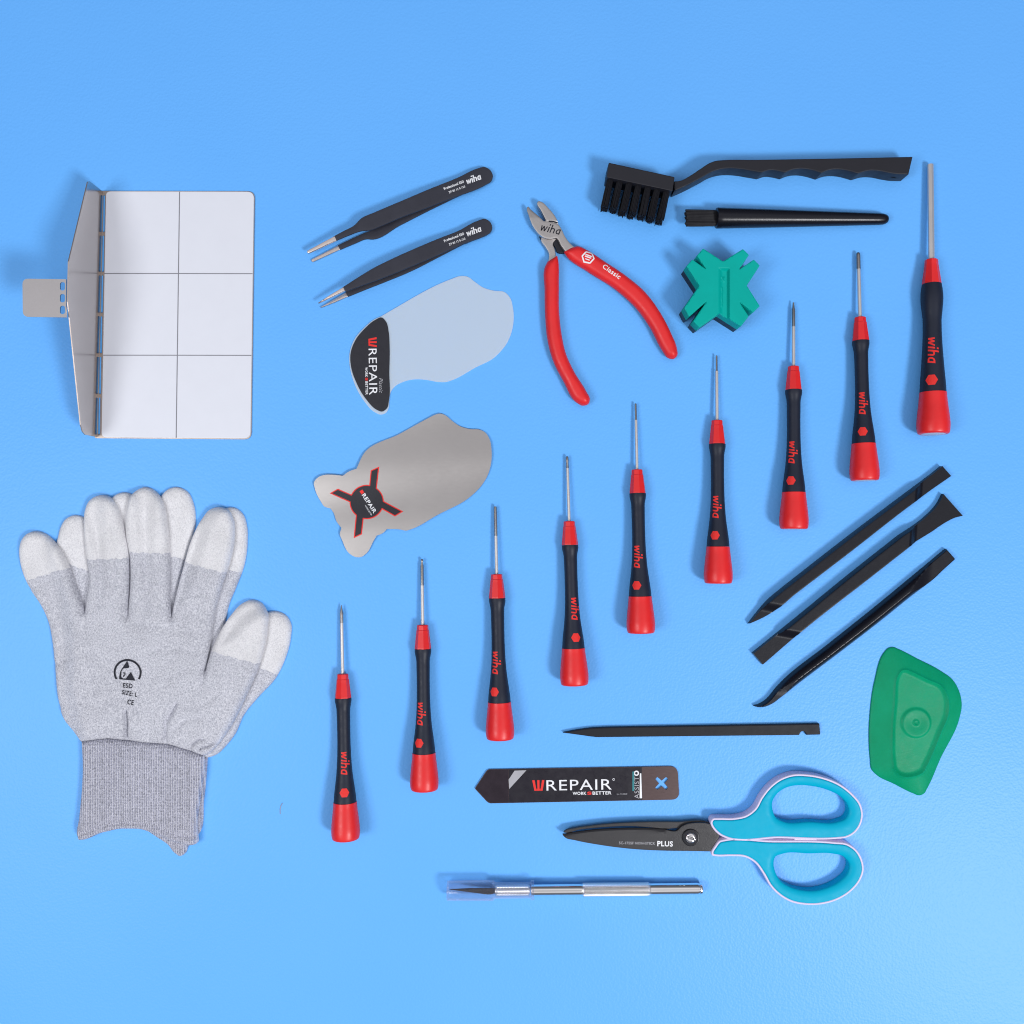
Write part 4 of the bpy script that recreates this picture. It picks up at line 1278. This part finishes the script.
relief('pivot_screw', circle(690.9, 837.9, 5.4, 30), lambda x, y, d: 12.2+1.8*dome(d, 4.0)-1.1*np.exp(-(segd(x, y, [(687, 836.6), (694.8, 839.2)])/0.8)**2), 12.2, M['chrome'], sc, 12, 0.9, (0.3, 0.9), 40)


def loop(outer, hole, nm):
    O = cr(outer, True, 2); H = cr(hole, True, 2)
    I = offset(O, 2.3)
    hd = relief(nm, [O, I], lambda x, y, d: 13.0-0.9+0.9*dome(d, 1.0), 1.0, M['lilac'], sc, 13, 0, (0.4, 1.0), 45)
    def tz(x, y, d):
        P = np.stack([x, y], 1)
        dh = dist(P, [H]); di = dist(P, [I])
        return 13.5 - 3.8*(1-dome(dh, 8.0)) - 0.6*(1-dome(di, 1.0))
    relief('soft_inlay', [I, H], tz, 1.2, M['aqua'], hd, 13, 2.0, (0.4, 1.0, 2.0), 60)
    return hd
loop([(711.2, 820.4), (713, 818.4), (718, 818), (735, 817.8), (745.7, 815.4), (754.5, 809.0), (761.5, 797), (770.3, 786.2), (780.8, 778.5), (793, 774.4), (807.2, 774.4), (823, 777.2), (840.6, 784.4), (853, 794.1), (860.8, 804), (863.2, 814.5), (861, 825), (854.7, 833.6), (845.9, 838.2), (837, 839.2), (780, 838.6), (724, 837.6), (720, 835.6)],
     [(773.6, 811), (773, 804), (777.3, 795.3), (786, 789), (798.4, 786.2), (812.5, 787), (828.3, 790.8), (840.6, 797), (847.6, 804.8), (849.2, 812.7), (846, 818.9), (838.8, 822.2), (810, 822.4), (783, 821.8), (776.4, 818)], 'finger_loop')
loop([(711.4, 853), (715, 846), (719.6, 840.6), (724.6, 839.4), (770, 840.4), (833.6, 841.9), (847.6, 843.7), (856.4, 849.6), (862.6, 860.2), (864, 870.7), (860.2, 881.3), (851.2, 891.8), (838.8, 899.7), (823, 904.5), (805.4, 905.2), (791.4, 902.4), (779, 895.3), (770.3, 886.5), (763.3, 874.4), (754.5, 862.8), (745.7, 857.7), (731.6, 856.5), (716, 856.5), (712, 855.6)],
     [(774.5, 863.7), (776, 858), (783, 855), (810, 854.6), (833.6, 854.8), (844, 857.5), (849.6, 864.6), (848.5, 872.7), (840.6, 881.5), (830, 887.4), (816, 891.3), (802, 890.8), (789.6, 887.2), (780.8, 881.3), (776, 872.5)], 'finger_loop')
plate('rubber_stop', rrect(795, 838.6, 817, 841.6, 0.8), 3, 11.6, 0, M['lilac'], sc, 13)

# ------------------------------------------------------------------ craft knife
ck = bpy.data.objects.new('craft_knife', None); COL.objects.link(ck); ck.empty_display_size = 0.01
tag(ck, 'silver craft knife with knurled grip and a clear cap over its blade', 'craft knife')
frame_to(ck, W(702.6, 888.8, 7, 6.4), W(448.5, 889.6, 7, 9.8))
lathe('handle', [(0, 0.3), (0, 4.2), (0.6, 5.2), (1.2, 5.5), (3.0, 5.5), (3.4, 5.1), (4.4, 5.1), (4.8, 5.5), (52.0, 5.4), (52.2, 4.9), (119.8, 4.9), (120.2, 5.4), (170, 5.3), (170.5, 4.6)], M['chrome'], ck, 48, 35)
# knurled sleeve: diamond pattern in real relief
def knurl(name, s0, s1, r, na, ns, amp, mat, parent):
    V = []; F = []
    for i in range(ns+1):
        s = s0+(s1-s0)*i/ns
        en = min(1, i/2, (ns-i)/2)
        for k in range(na):
            a = 2*math.pi*k/na
            ph = (k+i) % 4; ph2 = (k-i) % 4
            rr_ = r + amp*en*((1 if ph < 2 else -1)*0.5 + (1 if ph2 < 2 else -1)*0.5) - (1-en)*0.6
            V.append((s*S, rr_*S*math.sin(a), rr_*S*math.cos(a)))
    for i in range(ns):
        for k in range(na):
            k2 = (k+1) % na
            F.append((i*na+k, (i+1)*na+k, (i+1)*na+k2, i*na+k2))
    F.append(tuple(range(na))); F.append(tuple(reversed([ns*na+k for k in range(na)])))
    me = mesh_from(name, V, F, False); me.materials.append(mat)
    o = bpy.data.objects.new(name, me); COL.objects.link(o); o.parent = parent
    return o
knurl('knurled_grip', 52.4, 119.6, 6.2, 56, 96, 0.42, M['knurl'], ck)
knurl('blade_collet', 171.5, 206, 5.2, 48, 48, 0.32, M['knurl'], ck)
def local_plate(name, pts, th, mat, parent, tilt=0):
    n = len(pts); V = [(s*S, v*S, th/2*S) for s, v in pts] + [(s*S, v*S, -th/2*S) for s, v in pts]
    F = [tuple(range(n)), tuple(reversed(range(n, 2*n)))] + [((i+1) % n, i, i+n, (i+1) % n+n) for i in range(n)]
    me = mesh_from(name, V, F, False); me.materials.append(mat)
    o = bpy.data.objects.new(name, me); COL.objects.link(o); o.parent = parent
    o.rotation_euler = (tilt, 0, 0)
    return o
local_plate('blade', [(206, -2.4), (206, 3.2), (210, 4.4), (214, 4.4), (251, -1.6), (231, -2.6)], 0.8, M['blade_dark'], ck, -0.25)
# clear cap: hollow, thick walls
capp = [(172.5, 6.4), (167.6, 6.4), (167.6, 9.3), (170.2, 9.3), (170.6, 7.6), (206, 7.7), (208, 9.7), (252.6, 9.3), (253.6, 8.8), (253.6, 0.2), (252.8, 0.2), (252.6, 8.4), (209, 8.9), (206.6, 6.9), (176, 6.7)]
V, F = lathe_geo(capp, 40, 0, False)
n_ = len(capp)
for k in range(40): F.append(((n_-1)*40+k, (n_-1)*40+(k+1) % 40, (k+1) % 40, k))
me = mesh_from('clear_cap', V, F, True, 35); me.materials.append(M['clear'])
bm_ = _bm.new(); bm_.from_mesh(me); _bm.ops.remove_doubles(bm_, verts=bm_.verts, dist=1e-7); _bm.ops.recalc_face_normals(bm_, faces=bm_.faces); bm_.to_mesh(me); bm_.free()
o = bpy.data.objects.new('clear_cap', me); COL.objects.link(o); o.parent = ck

# ------------------------------------------------------------------ green scraper
GO = cr([(886.6, 652.6), (890, 649), (895, 647.8), (901, 650), (920, 659.6), (943, 671.6), (954.7, 680.2), (962, 693.2), (964.2, 706.4), (961.3, 721.4), (943, 759.6), (929.4, 790), (926.4, 795), (921.5, 797), (915, 794.8), (896, 785.4), (878.3, 776.2), (873.6, 771), (872, 760), (870.8, 740), (871.8, 714.8), (876.6, 681.5)], True, 1.8)
GI = cr([(898.6, 673), (900.6, 670.4), (905, 669.4), (912, 672), (926.4, 679), (941.4, 686.5), (947, 697), (947.6, 712), (939.7, 733), (926, 765), (922.4, 771.6), (917, 774.6), (898, 774), (894.4, 770), (892.4, 759.6), (891.6, 739.7), (894, 703)], True, 2.5)
def gt(x, y, d):
    P = np.stack([x, y], 1)
    di = dist(P, [GI]); ins = inside(P, [GI])
    # thin all round, rising to a rim, then a shallow tray with a round boss
    o_ = 1.4 + 6.2*np.clip(d/(d+di+1e-6), 0, 1)**0.9
    i_ = 7.6 - 1.5*sstep(0.2, 4.2, di)
    z = np.where(ins, i_, o_)
    z = z + 0.7*np.exp(-(di/1.0)**2)
    r = np.hypot(x-915.8, y-722.8)
    z = z + 1.5*(1-sstep(13.4, 15.4, r)) - 1.1*(1-sstep(2, 13, r)) + 1.3*(1-sstep(2.2, 3.4, r)) - 1.2*(1-sstep(0.6, 2.2, r))
    return np.minimum(z, 0.9+d*1.2)
gs = relief('squeegee_scraper', GO, gt, 0.2, M['green'], None, 6, 1.3, (0.4, 1.0), 50, W(915, 722, 6), [np.concatenate([q, q[:1]]) for q in (GI, offset(GI, 1.0), offset(GI, 2.2), offset(GI, 3.6), offset(GI, -1.0), offset(GI, -2.2))])
tag(gs, 'green plastic hand squeegee with rounded corners and a round boss in a recess', 'squeegee')

# ------------------------------------------------------------------ a stray fibre on the surface
pts = [(282.6, 803.0), (280.8, 806.0), (280.2, 809.5), (280.3, 814)]
V = []; F = []
for i, (x, y) in enumerate(pts):
    for k in range(5):
        a = 2*math.pi*k/5
        V.append((x+0.35*math.cos(a), y, 0.4+0.35*math.sin(a)))
for i in range(len(pts)-1):
    for k in range(5):
        F.append((i*5+k, i*5+(k+1) % 5, (i+1)*5+(k+1) % 5, (i+1)*5+k))
me = mesh_from('lint_fibre', [W(p[0], p[1], 0, p[2]) for p in V], F)
o = link('lint_fibre', me, M['grey_print'], None, W(280.5, 808))
tag(o, 'tiny dark stray fibre on the bare blue surface right of the glove cuffs', 'lint')

# ------------------------------------------------------------------ light
w = bpy.data.worlds.new('World'); SC.world = w; w.use_nodes = True
nt = w.node_tree; bg = nt.nodes['Background']
tc = nt.nodes.new('ShaderNodeTexCoord'); sp = nt.nodes.new('ShaderNodeSeparateXYZ')
nt.links.new(tc.outputs['Generated'], sp.inputs[0])
c = ramp(nt, sp.outputs['Z'], [(0.0, (0.10, 0.105, 0.12)), (0.5, (0.13, 0.135, 0.155)), (0.74, (0.36, 0.37, 0.41)), (0.88, (0.84, 0.85, 0.91)), (0.96, (0.72, 0.725, 0.77)), (1.0, (0.46, 0.465, 0.50))])
nt.links.new(c, bg.inputs['Color']); bg.inputs['Strength'].default_value = 0.85


def softbox(name, px, py, pz, size, power, col):
    l = bpy.data.lights.new(name, 'AREA'); l.shape = 'RECTANGLE'; l.size = size[0]*S; l.size_y = size[1]*S
    l.energy = power; l.color = col
    o = bpy.data.objects.new(name, l); COL.objects.link(o)
    o.location = W(px, py, 0, pz)
    o.rotation_euler = (W(512, 512)-o.location).to_track_quat('-Z', 'Y').to_euler()
    return o
softbox('softbox_key', 2300, 2000, 2700, (680, 680), 34, (0.975, 0.98, 1.0))
softbox('softbox_fill', -850, 1000, 2000, (900, 900), 9.2, (0.965, 0.98, 1.0))

# ------------------------------------------------------------------ camera
cam = bpy.data.cameras.new('camera'); co = bpy.data.objects.new('camera', cam); COL.objects.link(co)
co.location = (0, 0, D*S); co.rotation_euler = (0, 0, 0)
cam.sensor_fit = 'HORIZONTAL'; cam.sensor_width = 36; cam.lens = 36*D/1024
cam.clip_start = 0.01; cam.clip_end = 50
SC.camera = co
SC.view_settings.view_transform = 'Standard'; SC.view_settings.look = 'None'
SC.view_settings.exposure = 0.12; SC.view_settings.gamma = 1
SC.cycles.filter_width = 1.1
SC.cycles.max_bounces = 10; SC.cycles.transmission_bounces = 8; SC.cycles.transparent_max_bounces = 8
